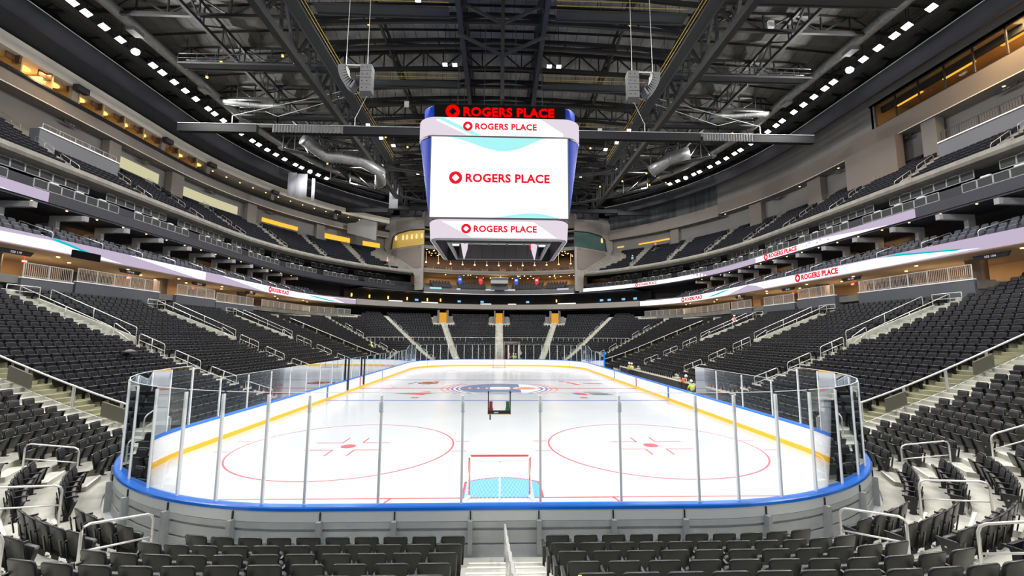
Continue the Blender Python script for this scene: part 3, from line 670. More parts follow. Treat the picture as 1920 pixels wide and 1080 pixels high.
# ---- ramps to the concourse in the side stands: walled channel with sloping rails
for side in (-1, 1):
    for k, y in enumerate(SIDEY[1:4]):
        X = lambda d: side*(RW+d)
        dA, dB = DT[13]-.8, DT[20]+.07; zA = tz_at(dA+.1); zB = TZ[20]
        e = empty('vomitory_ramp', (X(dA), y, zA), label='concrete walled stair channel with sloping steel rails, %s stand, %s from the camera' % (SIDE[side], od(k)), cat='stair channel', group='stair channels in the side stands')
        o0 = Vector((X(dA), y, zA))
        for q in (-1, 1):
            mb = MB(); poly_ = [Vector((X(dA), y+q*1.02, zA-.3))-o0, Vector((X(dB), y+q*1.02, zB-.6))-o0, Vector((X(dB), y+q*1.02, zB+.45))-o0, Vector((X(dA), y+q*1.02, zA+.25))-o0]
            mb.ext(poly_, (0, q*-.16, 0)); ob('side_wall', mb.mesh('side_wall', 'concrete'), e)
            mb = rail_mb(Vector((X(dA+.2), y+q*.95, zA+.25))-o0, Vector((X(dB-.8), y+q*.95, zB+.35))-o0, h=.72, mid=False, midpost=True, bend=.06); ob('ramp_rail', mb.mesh('ramp_rail', 'rail', True), e)
            mb = MB(); mb.ext([Vector((X(dA+.25), y+q*.95, zA+.3))-o0, Vector((X(dB-.8), y+q*.95, zB+.4))-o0, Vector((X(dB-.8), y+q*.95, zB+.95))-o0, Vector((X(dA+.25), y+q*.95, zA+.85))-o0], (0, .01, 0)); ob('ramp_glass', mb.mesh('ramp_glass', 'glass'), e)
        mb = rail_mb(Vector((X(dB), y-1.0, zB+.4))-o0, Vector((X(dB), y+1.0, zB+.4))-o0, h=.8, bend=.03); ob('head_rail', mb.mesh('head_rail', 'rail', True), e)
# ------------------------------------------------------------------ curved tier families
class Fam:
    def __init__(s, x0, ys, R, smax): s.x0 = x0; s.ys = ys; s.R = R; s.smax = smax; s.cx = x0-R
    def pt(s, side, t, o=0):
        if t <= s.ys: return side*(s.x0+o), t, (-side, 0)
        a = (t-s.ys)/s.R; R = s.R+o
        return side*(s.cx+R*math.cos(a)), s.ys+R*math.sin(a), (-side*math.cos(a), -math.sin(a))
    def line(s, side, o, z, t0, t1, step=2.5):
        T = [t0]
        if t0 < s.ys < t1: T.append(s.ys)
        a = max(t0, s.ys)
        if t1 > a:
            n = max(1, int((t1-a)/step)); T += [a+(t1-a)*i/n for i in range(1, n+1)]
        elif t1 > T[-1]: T.append(t1)
        return [(*s.pt(side, t, o)[:2], z) for t in T]
    def sweep(s, mb, side, prof, t0, t1, m=0, close=True, caps=True, step=2.5):
        mb.sweep(None, [s.line(side, o, z, t0, t1, step) for o, z in prof], m, close, caps and close)
    def P(s, side, t, o, z): x, y, n = s.pt(side, t, o); return Vector((x, y, z))
FA = Fam(36, 45, 43.5, 85.7); FB = Fam(35, 50, 45.9, 90.6); FC = Fam(33, 57, 24.4, 73.5)
def rect(o0, o1, z0, z1): return [(o0, z0), (o1, z0), (o1, z1), (o0, z1)]
for side in (-1, 1):
    sd = SIDE[side]; Y0 = 4
    # concourse behind the lower bowl
    mb = MB(); FC.sweep(mb, side, rect(4.7, 12, 8.3, 8.86), Y0, 18.2); FC.sweep(mb, side, rect(.3, 12, 8.3, 8.86), 18.2, 73.5); struct('floor_concourse', mb, 'concdark')
    mb = MB(); FC.sweep(mb, side, rect(7.5, 7.9, 8.8, 11.0), Y0, 73.5); struct('wall_'+sd, mb, 'tan', label='tan concourse back wall on the %s' % sd)
    mb = MB(); FC.sweep(mb, side, rect(.27, 9, 10.86, 11.2), Y0, 73.5); struct('ceiling_concourse', mb, 'soffit')
    # dark and brown slabs drawn as openings in the concourse wall
    for j, (a, b) in enumerate(((19, 24) if side < 0 else (12.5, 17.6), (30, 35), (46, 54), (57, 66))):
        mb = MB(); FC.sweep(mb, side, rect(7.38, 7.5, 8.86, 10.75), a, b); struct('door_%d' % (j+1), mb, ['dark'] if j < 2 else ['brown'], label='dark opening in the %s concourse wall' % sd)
    # low LED ribbon
    mb = MB(); FC.sweep(mb, side, rect(-.02, .22, 10.93, 11.87), Y0, 73.5, 0, step=.8)
    def cell(pts, m, fam=FC, z0=10.95, z1=11.85, dy=-.035):
        # subdivide a polygon in (t, v) into vertical slices so it follows the curve
        ts = sorted(set([p[0] for p in pts])); t0, t1 = ts[0], ts[-1]
        n = max(1, int((t1-t0)/.8)); T = sorted(set(ts+[t0+(t1-t0)*i/n for i in range(n+1)]))
        def vr(t):
            v = []
            for i in range(len(pts)):
                (a, va), (b, vb) = pts[i], pts[(i+1) % len(pts)]
                if abs(a-b) < 1e-9:
                    if abs(t-a) < 1e-9: v += [va, vb]
                elif min(a, b)-1e-9 <= t <= max(a, b)+1e-9: v.append(va+(vb-va)*(t-a)/(b-a))
            return min(v), max(v)
        for a, b in zip(T, T[1:]):
            e = 1e-6; l0, h0 = vr(a+e); l1, h1 = vr(b-e); zz = lambda v: z0+(z1-z0)*v
            mb.add([fam.P(side, a, dy, zz(l0)), fam.P(side, b, dy, zz(l1)), fam.P(side, b, dy, zz(h1)), fam.P(side, a, dy, zz(h0))], [(0, 1, 2, 3)], m)
    if side < 0:
        cell([(14, 0), (14, .6), (21.5, .8), (27.5, 0)], 1); cell([(21.2, .96), (22.0, .96), (25.6, .2), (24.7, .2)], 2, dy=-.05)
        cell([(28, .98), (38, .98), (38, 0), (36.8, 0)], 1); cell([(40.5, .98), (73.4, .98), (73.4, 0), (50, 0)], 1); cell([(62, .75), (64, .75), (70, .1), (68, .1)], 2, dy=-.05)
        cell([(68, .9), (73.4, .9), (73.4, 0), (71, 0)], 0, dy=-.06)
        tx = [(54.0, 5.8)]
    else:
        cell([(17.5, .1), (25.5, .93), (35, .9), (43, .6), (41.5, .02), (24, 0)], 1); cell([(19.0, .22), (24.8, .92), (23.6, .92), (18.6, .30)], 2, dy=-.05)
        cell([(36, .9), (43, .6), (45.5, .98), (36, .98)], 1); cell([(44.5, .98), (73.4, .98), (73.4, 0), (50, 0)], 1); cell([(49, .8), (51, .8), (56, .25), (54, .25)], 2, dy=-.05)
        tx = [(32.8, 6.0), (60.5, 6.0)]
    for t0, w in tx:
        def fn(x, y, z, t0=t0): return FC.P(side, t0-side*x*1.0, -.05-z, 11.4+y*1.12)
        place(mb, rogers(w), fn, 3)
    o = ob('led_ribbon', mb.mesh('led_ribbon', ['ledl', 'ledw', 'ledc', 'ledr'])); tag(o, 'long lower LED ribbon board with red ROGERS PLACE lettering, %s stand' % sd, 'LED ribbon')
    # suite terraces behind it
    mb = MB(); FC.sweep(mb, side, [(.15, 11.0), (9, 11.0), (9, 12.3), (3.1, 12.3), (2.25, 12.3), (2.25, 11.85), (1.3, 11.85), (1.3, 11.4), (.27, 11.4)], Y0, 73.5); struct('floor_suites', mb, 'concdark')
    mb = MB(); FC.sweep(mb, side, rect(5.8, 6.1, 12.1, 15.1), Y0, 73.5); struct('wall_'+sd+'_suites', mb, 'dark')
    mb = MB(); FB.sweep(mb, side, rect(.1, 6, 14.80, 14.96), Y0, 90.6); struct('ceiling_suites', mb, 'dkband')
    # white fins between suites
    for j in range(12):
        t = 17.6+4.0*j
        mb = MB(); P = lambda o, z: FC.P(side, t, o, z)
        x, y, n = FC.pt(side, t, 0); nn = Vector((n[0], n[1], 0)); tt = Vector((-n[1], n[0], 0))
        for o0, o1, z0, z1 in ((1.6, 4.5, 14.18, 14.62), (3.9, 4.5, 12.7, 14.18)):
            c = (P(o0, z0)+P(o1, z1))/2; mb.obox(c, nn*(o1-o0)/2, tt*.16, (0, 0, (z1-z0)/2))
        mbw = MB(); c = P(5.05, 13.1); mbw.obox(c, nn*.48, tt*.10, (0, 0, .9)); 
        o = thing('suite_divider', mb, 'fin', 'pale L-shaped suite divider fin, %s stand, %s from the camera' % (sd, od(j)), 'divider', 'white suite divider fins')
        ob('divider_wall', mbw.mesh('divider_wall', 'brown' if (side > 0 or j > 6) else 'concdark'), o)
    # loge level: dark band (LED on part of it)
    mb = MB(); FB.sweep(mb, side, rect(0, .3, 14.95, 15.76), Y0, 90.6); FB.sweep(mb, side, rect(.3, 6, 15.4, 15.78), Y0, 90.6); FB.sweep(mb, side, rect(1.7, 6, 15.7, 17.0), Y0, 90.0)
    struct('trim_%d' % (3 if side < 0 else 4), mb, 'dkband', label='dark loge balcony edge, %s stand' % sd)
    mb = MB(); FB.sweep(mb, side, rect(5.2, 5.5, 15.7, 18.4), Y0, 90.0); struct('wall_'+sd+'_loge', mb, 'brown' if side > 0 else 'dark')
    mb = MB()
    if side > 0:
        FB.sweep(mb, side, rect(-.05, .02, 14.97, 15.74), 23.7, 90.5, 0, step=1)
        kw = dict(fam=FB, z0=14.98, z1=15.73, dy=-.065)
        cell([(26, .0), (38, .05), (46, .0), (46, .9), (38, .98), (34, .85)], 1, **kw); cell([(44, .4), (50, 0), (60, 0), (62, .98), (52, .98)], 0, **kw); cell([(58, 0), (60, .98), (90.4, .98), (90.4, 0)], 1, **kw)
        for i in range(22): t = 33+i*.8+(i % 2)*.3; cell([(t, .3+.3*(i % 2)), (t+.28, .3+.3*(i % 2)), (t+.28, .5+.3*(i % 2)), (t, .5+.3*(i % 2))], 0, fam=FB, z0=14.98, z1=15.73, dy=-.075) if not 37 < t < 45.5 else None
        for t0, w in ((41.0, 6.2), (73.5, 5.4)):
            place(mb, rogers(w), lambda x, y, z, t0=t0: FB.P(side, t0-side*x, -.08-z, 15.36+y), 3)
        o = ob('upper_led_ribbon', mb.mesh('upper_led_ribbon', ['ledl', 'ledw', 'ledc', 'ledr'])); tag(o, 'upper LED ribbon board with red ROGERS PLACE lettering, right stand only', 'LED ribbon')
    else:
        FB.sweep(mb, side, rect(-.05, .02, 14.97, 15.74), Y0, 22.8, 0); cell([(14, 0), (14, .55), (20.5, 0)], 1, fam=FB, z0=14.98, z1=15.73, dy=-.065)
        o = ob('upper_led_ribbon', mb.mesh('upper_led_ribbon', ['ledl', 'ledw'])); tag(o, 'short lavender LED ribbon at the left edge, upper balcony', 'LED ribbon')
    # framed loge screens, in groups
    g = 0; t = 10.8
    while t < 84:
        npn = 7 if g % 3 else 8; Lp = 1.03
        for row, (o0, z0, h) in enumerate(((.28, 15.90, .66), (2.0, 17.33, .66))):
            tt0 = t+(1.2 if row == 0 else 0)
            if tt0+npn*Lp > 88: continue
            e = empty('loge_screen_row', FB.P(side, tt0, o0, z0), label='row of grey framed loge screens, %s, %s stand, %s group along' % ('back row' if row else 'front row', sd, od(g)), cat='loge screens', group='framed screens along the loge balconies')
            o_ = e.location.copy()
            for i in range(npn):
                a = FB.P(side, tt0+i*Lp, o0, z0)-o_; b = FB.P(side, tt0+(i+1)*Lp-.05, o0, z0)-o_; U = Vector((0, 0, 1)); d = (b-a).normalized()
                mb = MB(); mb.ext([a+d*.03+U*.03, b-d*.03+U*.03, b-d*.03+U*(h-.03), a+d*.03+U*(h-.03)], Vector((side*.02, 0, 0)), 1)
                for p, q in ((a, b), (a+U*h, b+U*h), (a, a+U*h), (b, b+U*h)): mb.bar(p, q, .055, .055)
                if (i+g) % 2 == 0:
                    c = (a+b)/2+U*(h+.10)+Vector((side*.12, 0, 0)); mb.obox(c, d*.30, Vector((side, 0, 0))*.10, (0, 0, .045), 2)
                ob('framed_screen', mb.mesh('framed_screen', ['frame', 'mesh', 'ledge']), e)
        t += npn*Lp+1.7; g += 1
    # upper bowl
    prof = [(.0, 18.2), (-.1, 18.45), (.0, 18.82), (.5, 18.82)]
    UB = []; z = 18.3
    for i in range(12):
        UB.append((.62+.8*i, 18.30+.54*i))
    for i, (o, z) in enumerate(UB): prof += [(o-.1, z), (o+.7, z)]
    prof += [(10.2, UB[-1][1]), (10.2, 23.9), (1.5, 18.0)]
    mb = MB(); FA.sweep(mb, side, prof, Y0, 85.7); struct('floor_upper_bowl', mb, 'beigec')
    mb = MB(); FA.sweep(mb, side, rect(9.6, 10.0, 23.5, 27.6), Y0, 83.5); struct('wall_'+sd+'_upper', mb, 'grey')
    # stairs in the upper bowl
    for j in range(9):
        t = 12+8*j+ (0 if side > 0 else -.4)
        if t > 82: continue
        mb = MB(); x, y, n = FA.pt(side, t, 0); nn = Vector((n[0], n[1], 0)); tt = Vector((-n[1], n[0], 0))
        for i, (o, z) in enumerate(UB[:-1]): 
            mb.obox(FA.P(side, t, o+.52, z+.135), nn*.20, tt*.55, (0, 0, .135)); mb.obox(FA.P(side, t, o+.06, z+.008), nn*.06, tt*.55, (0, 0, .01), 1); mb.obox(FA.P(side, t, o+.38, z+.275), nn*.06, tt*.55, (0, 0, .01), 1)
        struct('floor_steps', mb, ['beigec', 'stairlt'], label='stepped aisle in the %s upper bowl, %s along' % (sd, od(j)))
        for q in range(3):
            i0 = 1+4*q-(1 if q else 0); i1 = i0+2.4
            a = FA.P(side, t, UB[i0][0]+.3, UB[i0][1]); b = FA.P(side, t, UB[i0][0]+.3+.8*2.2, UB[i0][1]+.54*2.2)
            c = (a+b)/2; m_ = rail_mb(a-c, b-c, h=.95, r=.026, midpost=True, bend=.15)
            if project(a) and -40 < project(a)[0] < 1960: tag(ob('aisle_handrail', m_.mesh('aisle_handrail', 'railg', True), loc=c), 'grey handrail in the %s upper bowl, %s aisle along, %s up' % (sd, od(j), od(q)), 'handrail', 'upper bowl handrails')
    # press level
    mb = MB()
    if side < 0:
        FA.sweep(mb, side, [(8, 27.0), (8, 28.25), (8.25, 28.25), (14, 28.25), (14, 27.2), (8.3, 27.0)], Y0, 83.5)
        struct('wall_left_press', mb, 'beige', label='beige fascia of the left press level')
        mb = MB(); FA.sweep(mb, side, [(7.85, 28.2), (7.7, 28.35), (7.85, 28.6), (8.1, 28.6), (8.1, 28.2)], Y0, 83.5); struct('trim_5', mb, 'truss', label='rounded black rail along the left press level')
        mb = MB(); FA.sweep(mb, side, [(8, 30.2), (8, 31.5), (14, 31.5), (14, 30.2)], Y0, 83.5); struct('ceiling_press', mb, 'cream')
        mb = MB(); FA.sweep(mb, side, rect(12, 12.3, 28.2, 30.3), 50, 83.5); struct('wall_left_press_back', mb, 'concdark')
        mb = MB(); FA.sweep(mb, side, rect(11, 11.3, 28.2, 30.3), Y0, 50); struct('wall_left_press_boxes', mb, 'tanlt')
    else:
        FA.sweep(mb, side, [(8, 27.4), (8, 29.4), (14, 29.4), (14, 27.6)], Y0, 62); FA.sweep(mb, side, rect(8, 8.3, 29.4, 33.4), 35.9, 62, 1); FA.sweep(mb, side, rect(8, 8.3, 32.1, 33.4), Y0, 35.9, 1)
        struct('wall_right_press', mb, ['taupe', 'grey'], label='taupe fascia and grey wall of the right press level')
        mb = MB(); FA.sweep(mb, side, [(8, 27.0), (8, 29.2), (12, 29.2), (12, 27.2)], 62, 83.5); struct('wall_right_press_far', mb, 'beige')
        mb = MB(); FA.sweep(mb, side, rect(8.6, 8.9, 29.2, 33.4), 62, 83.5); struct('wall_right_pleated', mb, 'curtwall', label='dark pleated wall above the right far corner')
        mb = MB(); FA.sweep(mb, side, rect(13, 13.3, 29.4, 32.2), Y0, 36.5); FA.sweep(mb, side, rect(8, 13, 32.1, 32.4), Y0, 36.5); mb.obox(FA.P(1, 36.2, 10.5, 30.8), (2.5, 0, 0), (0, .15, 0), (0, 0, 1.4)); struct('wall_right_lounge', mb, 'tanlt')
        for j in range(10):
            a, b = 35.9-2.6*(j+1), 35.9-2.6*j
            if b < 6: continue
            mb = MB(); mb.ext([FA.P(1, a, 8.1, 29.4), FA.P(1, b, 8.1, 29.4), FA.P(1, b, 8.1, 32.1), FA.P(1, a, 8.1, 32.1)], (.02, 0, 0), 0)
            mb2 = MB(); 
            for p, q in (((a, 29.4), (a, 32.1)), ((a, 29.45), (b, 29.45)), ((a, 32.05), (b, 32.05))): mb2.bar(FA.P(1, p[0], 8.1, p[1]), FA.P(1, q[0], 8.1, q[1]), .12, .12)
            w = struct('window_%d' % (j+1), mb, 'wglass'); f = ob('window_frame', mb2.mesh('window_frame', 'truss'), w)
            if j % 2 == 0:
                mb = MB(); c = FA.P(1, (a+b)/2-.6, 10.5, 31.97); mb.obox(c, (.12, 0, 0), (0, 1.5, 0), (0, 0, .05)); thing('linear_light', mb, 'warmpan', 'glowing amber strip light behind the right lounge windows, %s from the far end' % od(j//2), 'light', 'amber strip lights in the lounge')
    mb = MB(); FA.sweep(mb, side, rect(8-.06, 8.02, 26.98 if side < 0 else 27.36, 27.05 if side < 0 else 27.43), Y0, 83.5 if side < 0 else 61.5); struct('trim_%d' % (6 if side < 0 else 7), mb, 'nosing', label='thin pale edge line under the %s press level' % sd)
    mb = MB(); FA.sweep(mb, side, [(9.9, 27.3), (9.9, 27.6), (8.1, 27.3 if side < 0 else 27.5), (8.1, 27.02 if side < 0 else 27.42)], Y0, 83.5); struct('ceiling_upper', mb, 'grey')
    # dark band and wall up to the roof
    mb = MB(); FA.sweep(mb, side, [(6.2, 32.3), (6.0, 34.15), (6.25, 34.15), (6.5, 32.3)], Y0, 83.5); FA.sweep(mb, side, rect(5.95, 6.3, 34.15, 34.22), Y0, 83.5, 1)
    struct('wall_'+sd+'_band', mb, ['dkband', 'nosing'], label='dark curved band below the roof on the %s' % sd)
    mb = MB(); FA.sweep(mb, side, rect(9, 9.3, 31.4, 41), Y0, 83.5); FA.sweep(mb, side, [(6.5, 32.3), (9, 31.5), (9, 31.6), (6.5, 32.4)] if side < 0 else [(6.5, 32.35), (8.2, 33.35), (8.2, 33.45), (6.5, 32.5)], Y0, 83.5); struct('wall_'+sd+'_high', mb, 'dkroof')
# ---- upper bowl seats
BLK = [(-1, 27.6, 35.6, 5.6, 23.3), (1, 8, 27.2, 5.6, 23.3), (1, 33.2, 40, 7.5, 27.4), (1, 29.5, 31.0, 8.2, 27.4), (1, 45.5, 47.5, 8.6, 27.3), (1, 55, 57, 8.6, 27.3), (-1, 37.5, 39, 8.6, 27), (-1, 46.5, 48.2, 8.6, 27), (-1, 58, 59.5, 8.6, 27), (-1, 70, 71.5, 8.8, 27), (1, 70, 71.5, 8.8, 27)]
UPP = [FA.pt(sd_, t_, o_)[:2] for sd_, t_, o_ in ((-1, 81.0, 2.6), (1, 76.5, 3.5), (1, 74.0, 8.0))]
useats = []
for side in (-1, 1):
    for i, (o, z) in enumerate(UB[:-1]):
        t = 6.0
        while t < 85.2:
            tj = t*1.0; off = (tj-12+(.4 if side < 0 else 0)) % 8
            if not (off < .8 or off > 7.2):
                x, y, n = FA.pt(side, tj, o+.42); q = project((x, y, z+.5))
                bad = any(bs == side and ta-.45 < tj < tb_+.45 and (o+.42 > bo-.55 if bz < 24 else bo-.5 < o+.42 < bo+1.3) for bs, ta, tb_, bo, bz in BLK) or (y > 79.6 and abs(x) < 28) or any(math.hypot(x-px_, y-py_) < .8 for px_, py_ in UPP)
                if not bad and q and -120 < q[0] < 2040 and -60 < q[1]: useats.append((x, y, z, n[0], n[1]))
            t += .53*FA.R/(FA.R+(o if t > FA.ys else 0))
U2 = MB(); w = .24
U2.add([(-w,.0,.1),(w,.0,.1),(w,-.08,.68),(w-.06,-.09,.75),(-w+.06,-.09,.75),(-w,-.08,.68),(-w,.28,.30),(w,.28,.30),(w,.34,.52),(-w,.34,.52)], [(0,1,2,3,4,5),(6,7,8,9),(0,6,9,5),(1,2,8,7)])
# ------------------------------------------------------------------ suite chairs, one mesh each
cb = curved_slab(rounded(.24, .30, .95, .10, 3), lambda z: -.02+(.95-z)*.16, .11, curve=.04); cb.box(-.24, .24, .02, .50, .32, .46); cb.box(-.30, -.25, -.05, .42, .0, .62); cb.box(.25, .30, -.05, .42, .0, .62)
CH = cb.mesh('suite_chair', 'fabric')
cnt = 0; ch = []
for side in (-1, 1):
    for row, (o, z) in enumerate(((.84, 11.4), (1.78, 11.85), (2.74, 12.3))):
        t = 16.2
        while t < 66 and cnt < 400:
            off = (t-17.6) % 4.0
            if off > .85:
                x, y, n = FC.pt(side, t, o); q = project((x, y, z))
                if q and -30 < q[0] < 1950: ch.append((side, row, int((t-17.6)//4), int((off-.85)/.62), x, y, z, n, q[2]))
            t += .62
ch.sort(key=lambda c: c[-1])
for side, row, bay, k, x, y, z, n, dd in ch[:300]:
    o = ob('suite_chair', CH, loc=(x, y, z), rz=math.atan2(n[1], n[0])-PI/2)
    tag(o, 'grey upholstered suite chair, %s balcony, %s bay along, %s row, %s chair' % (SIDE[side], od(bay+1), od(row), od(k)), 'chair', 'upholstered chairs on the suite balconies')
if ch[300:]:
    me = CH; V = [tuple(v.co) for v in me.vertices]; F = [tuple(p.vertices) for p in me.polygons]
    stuff_seats('suite_chairs_beyond', [(c[4], c[5], c[6], c[7][0], c[7][1]) for c in ch[300:]], V, F, 'fabric', 'remaining distant grey suite chairs towards the far end', 'chair')
stuff_seats('seat_rows', far, SLV, SLF, 'seatlow', 'endless rows of dark folding seats filling the lower bowl', 'seat')
stuff_seats('upper_seat_rows', useats, U2.v, U2.f, 'seatup', 'rows of dark folding seats filling the upper bowl', 'seat')
print('upper seats', len(useats), 'chairs', len(ch))
# sloping steel rails between the suite seat blocks
for side in (-1, 1):
    for j in range(12):
        t = 17.9+4.0*j
        a = FC.P(side, t, .35, 11.4); b = FC.P(side, t, 2.9, 12.3); c = (a+b)/2
        mb = rail_mb(a-c, b-c, h=.95, mid=True, r=.03, bend=.1)
        tag(ob('balcony_handrail', mb.mesh('balcony_handrail', 'rail', True), loc=c), 'sloping steel handrail on the %s suite balcony, %s from the camera' % (SIDE[side], od(j)), 'handrail', 'suite balcony handrails')
# ------------------------------------------------------------------ standing platforms with picket railings at the back of the side stands
def picket(p0, p1, label, h=1.0, gap=.13, group='picket railings on the concourse edge', mt='rail'):
    a = Vector(p0); b = Vector(p1); c = (a+b)/2; a = a-c; b = b-c; d = (b-a).normalized(); a += d*.07; b -= d*.07; U = Vector((0, 0, 1)); L = (b-a).length
    e = empty('picket_railing', c, label=label, cat='railing', group=group)
    mb = MB(); mb.bar(a+U*h, b+U*h, .05, .05); mb.bar(a+U*.08, b+U*.08, .035, .035); n = max(1, round(L/1.6))
    ob('top_and_bottom_rail', mb.mesh('top_and_bottom_rail', mt), e).name = 'rails'
    for i in range(n+1): mb = MB(); p = a+(b-a)*i/n; mb.bar(p, p+U*h, .06, .06); ob('railing_post', mb.mesh('railing_post', mt), e)
    mb = MB(); m = int(L/gap)
    for i in range(1, m): p = a+(b-a)*i/m; mb.bar(p+U*.08, p+U*h, .022, .022)
    ob('pickets', mb.mesh('pickets', mt), e)
for side in (-1, 1):
    sd = SIDE[side]
    for j, (y0, y1, z, x) in enumerate(((18.3, 27.9, 8.95, 33.1), (30.4, 35.6, 9.0, 32.9), (36.4, 42, 8.75, 33.1), (44.5, 49.5, 8.75, 33.1)) if side > 0 else ((20.0, 23.6, 8.7, 33.1), (23.8, 32.0, 8.9, 33.1), (34.0, 40.0, 8.9, 33.0), (40.3, 48.0, 8.7, 33.1))):
        mb = MB(); mb.box(min(side*x, side*(x+1.6)), max(side*x, side*(x+1.6)), y0, y1, z-1.3, z); mb.box(min(side*(x-.05), side*(x+.2)), max(side*(x-.05), side*(x+.2)), y0, y1, z, z+.09, 1)
        thing('viewing_platform', mb, ['bluegrey', 'ledge'], 'blue grey standing platform with pale lip, back of %s stand, %s along' % (sd, od(j)), 'platform', 'standing platforms')
        picket((side*(x+.05), y0+.05, z+.09), (side*(x+.05), y1-.05, z+.09), 'steel picket railing on the %s standing platform, %s along' % (sd, od(j)))
    picket((side*37.8, 12, 8.9), (side*37.8, 17.8, 8.9), 'steel picket railing beside the concourse column, %s side' % sd, gap=.2)
    P0 = FC.P(side, 50.5, .5, 8.9); P1 = FC.P(side, 57, .5, 8.9); picket(P0, P1, 'thin picket railing towards the far corner, %s concourse' % sd); picket(P1, FC.P(side, 64, .8, 8.9), 'thin picket railing in the far corner, %s concourse' % sd); picket(FC.P(side, 64, .8, 8.9), FC.P(side, 73, .8, 8.9), 'thin picket railing nearest the end wall, %s concourse' % sd)
    for j, y in enumerate((21.0, 36.5, 51.0)):
        x, yy, n = FC.pt(side, y, 3.6); mb = MB(); mb.lathe([(.62, 8.86), (.62, 10.9)], (x, yy, 0), 24); thing('concourse_column', mb, 'column', 'round brown concourse column, %s side, %s from the camera' % (sd, od(j)), 'column', 'round concourse columns', smooth=True)
    # hanging section signs with numbers and red exit signs
    for j, t in enumerate((17.8 if side > 0 else 20.2, 29.5, 38.5, 48.5)):
        c = FC.P(side, t, .9, 10.52); e = empty('section_sign', c, label='black hanging section number sign, %s side, %s from the camera' % (sd, od(j)), cat='sign', group='hanging section signs')
        mb = MB(); w_ = 1.15; mb.ext([(0, -w_, .17), (0, -w_*.82, -.15), (0, w_*.82, -.15), (0, w_, .17)], (side*.12, 0, 0)); ob('sign_body', mb.mesh('sign_body', 'signb'), e)
        vs, fs = text_mesh(['103 104', '104 105', '105 106', '106 107'][j] if side > 0 else ['120 119', '119 118', '118 117', '117 116'][j], .22, .004, .004); x0, x1, _, _ = bounds(vs)
        mb = MB(); mb.add([(-side*(.012+z), -side*(x-(x0+x1)/2), y-.07) for x, y, z in vs], fs); ob('sign_number', mb.mesh('sign_number', 'ledg'), e)
        c = FC.P(side, t+3.4, 4.0, 10.45); e = empty('exit_sign', c, label='small red EXIT sign under the %s concourse ceiling, %s from the camera' % (sd, od(j)), cat='sign', group='exit signs')
        mb = MB(); mb.box(-.04, .04, -.17, .17, -.10, .10); mb.box(-.01, .01, -.01, .01, .10, .42); ob('sign_box', mb.mesh('sign_box', 'exit'), e)
        vs, fs = text_mesh('EXIT', .17, .008, .003); x0, x1, _, _ = bounds(vs); mb = MB(); mb.add([(-side*(.046+z), -side*(x-(x0+x1)/2), y-.06) for x, y, z in vs], fs); ob('sign_lettering', mb.mesh('sign_lettering', 'ledge'), e)
DLM = None
def downlights(pts, r, m, label, cat='downlight', group=None, name='downlight'):
    mb = MB(); mb.lathe([(0, 0), (r, 0), (r, -.05), (r*.7, -.06), (0, -.06)], (0, 0, 0), 10); me = mb.mesh(name, m, True)
    keep = []
    for p in pts:
        if all((p-q).length > 2.6*r for q in keep): keep.append(p)
    for i, p in enumerate(keep): tag(ob(name, me, loc=p), label % od(i) if '%s' in label else label, cat, group)
for side in (-1, 1):
    sd = SIDE[side]
    downlights([FC.P(side, 16.5+3.3*j+(j % 3)*.3, 1.6+1.8*(j % 2), 10.85) for j in range(16)], .11, 'warm', 'small warm downlight in the '+sd+' concourse ceiling, %s from the camera', group='concourse downlights')
    downlights([FC.P(side, 19.3+2.6*j, 2.2, 14.78) for j in range(17)], .07, 'warm', 'tiny warm downlight above the '+sd+' suite balcony, %s from the camera', group='suite downlights')
    downlights([FA.P(side, 18+6.2*j, 9.0, 27.38 if side > 0 else 27.2) for j in range(11)], .11, 'warm', 'small downlight under the '+sd+' press level, %s from the camera', group='press level downlights')
    for j in range(6):
        t = 24+9.5*j; c = FA.P(side, t, 8.9, 26.6 if side < 0 else 27.0); x, y, n = FA.pt(side, t, 9); e = empty('upper_section_sign', c, math.atan2(n[1], n[0])+PI/2, label='small black section sign under the %s press level, %s from the camera' % (sd, od(j)), cat='sign', group='upper section signs')
        mb = MB(); mb.ext([(-.9, 0, .16), (-.75, 0, -.14), (.75, 0, -.14), (.9, 0, .16)], (0, .1, 0)); ob('sign_body', mb.mesh('sign_body', 'signb'), e); mb = MB(); mb.box(-.25, -.05, -.01, 0, -.06, .06); mb.box(.06, .26, -.01, 0, -.06, .06); ob('sign_number', mb.mesh('sign_number', 'grey'), e)
# left press boxes
for j in range(13):
    t = 17.0+2.7*j
    x, y, n = FA.pt(-1, t, 8)
    mb = MB(); c = FA.P(-1, t, 9.6, 29.2); nn = Vector((n[0], n[1], 0)); tt = Vector((-n[1], n[0], 0)); mb.obox(c, nn*1.4, tt*.06, (0, 0, 1.0)); mb.obox(FA.P(-1, t-.25, 8.5, 29.85), nn*.35, tt*.05, (0, 0, .36), 1); mb.obox(FA.P(-1, t-.5, 8.6, 29.9), nn*.05, tt*.5, (0, 0, .28), 1)
    thing('press_box_partition', mb, ['tanlt', 'brown'], 'tan partition and dark shade of the left press boxes, %s from the camera' % od(j), 'partition', 'press box partitions')
    mb = MB(); c = FA.P(-1, t+1.35, 9.9, 30.16); mb.add([c+nn*.55*math.cos(2*PI*k/20)+tt*.75*math.sin(2*PI*k/20) for k in range(20)]+[c+Vector((0, 0, -.08))+nn*.55*math.cos(2*PI*k/20)+tt*.75*math.sin(2*PI*k/20) for k in range(20)], [tuple(range(20))[::-1], tuple(range(20, 40))]+[(k, (k+1) % 20, 20+(k+1) % 20, 20+k) for k in range(20)])
    thing('oval_ceiling_light', mb, 'ovalglow', 'glowing yellow oval ceiling light in the left press boxes, %s from the camera' % od(j), 'light', 'oval lights in the press boxes')
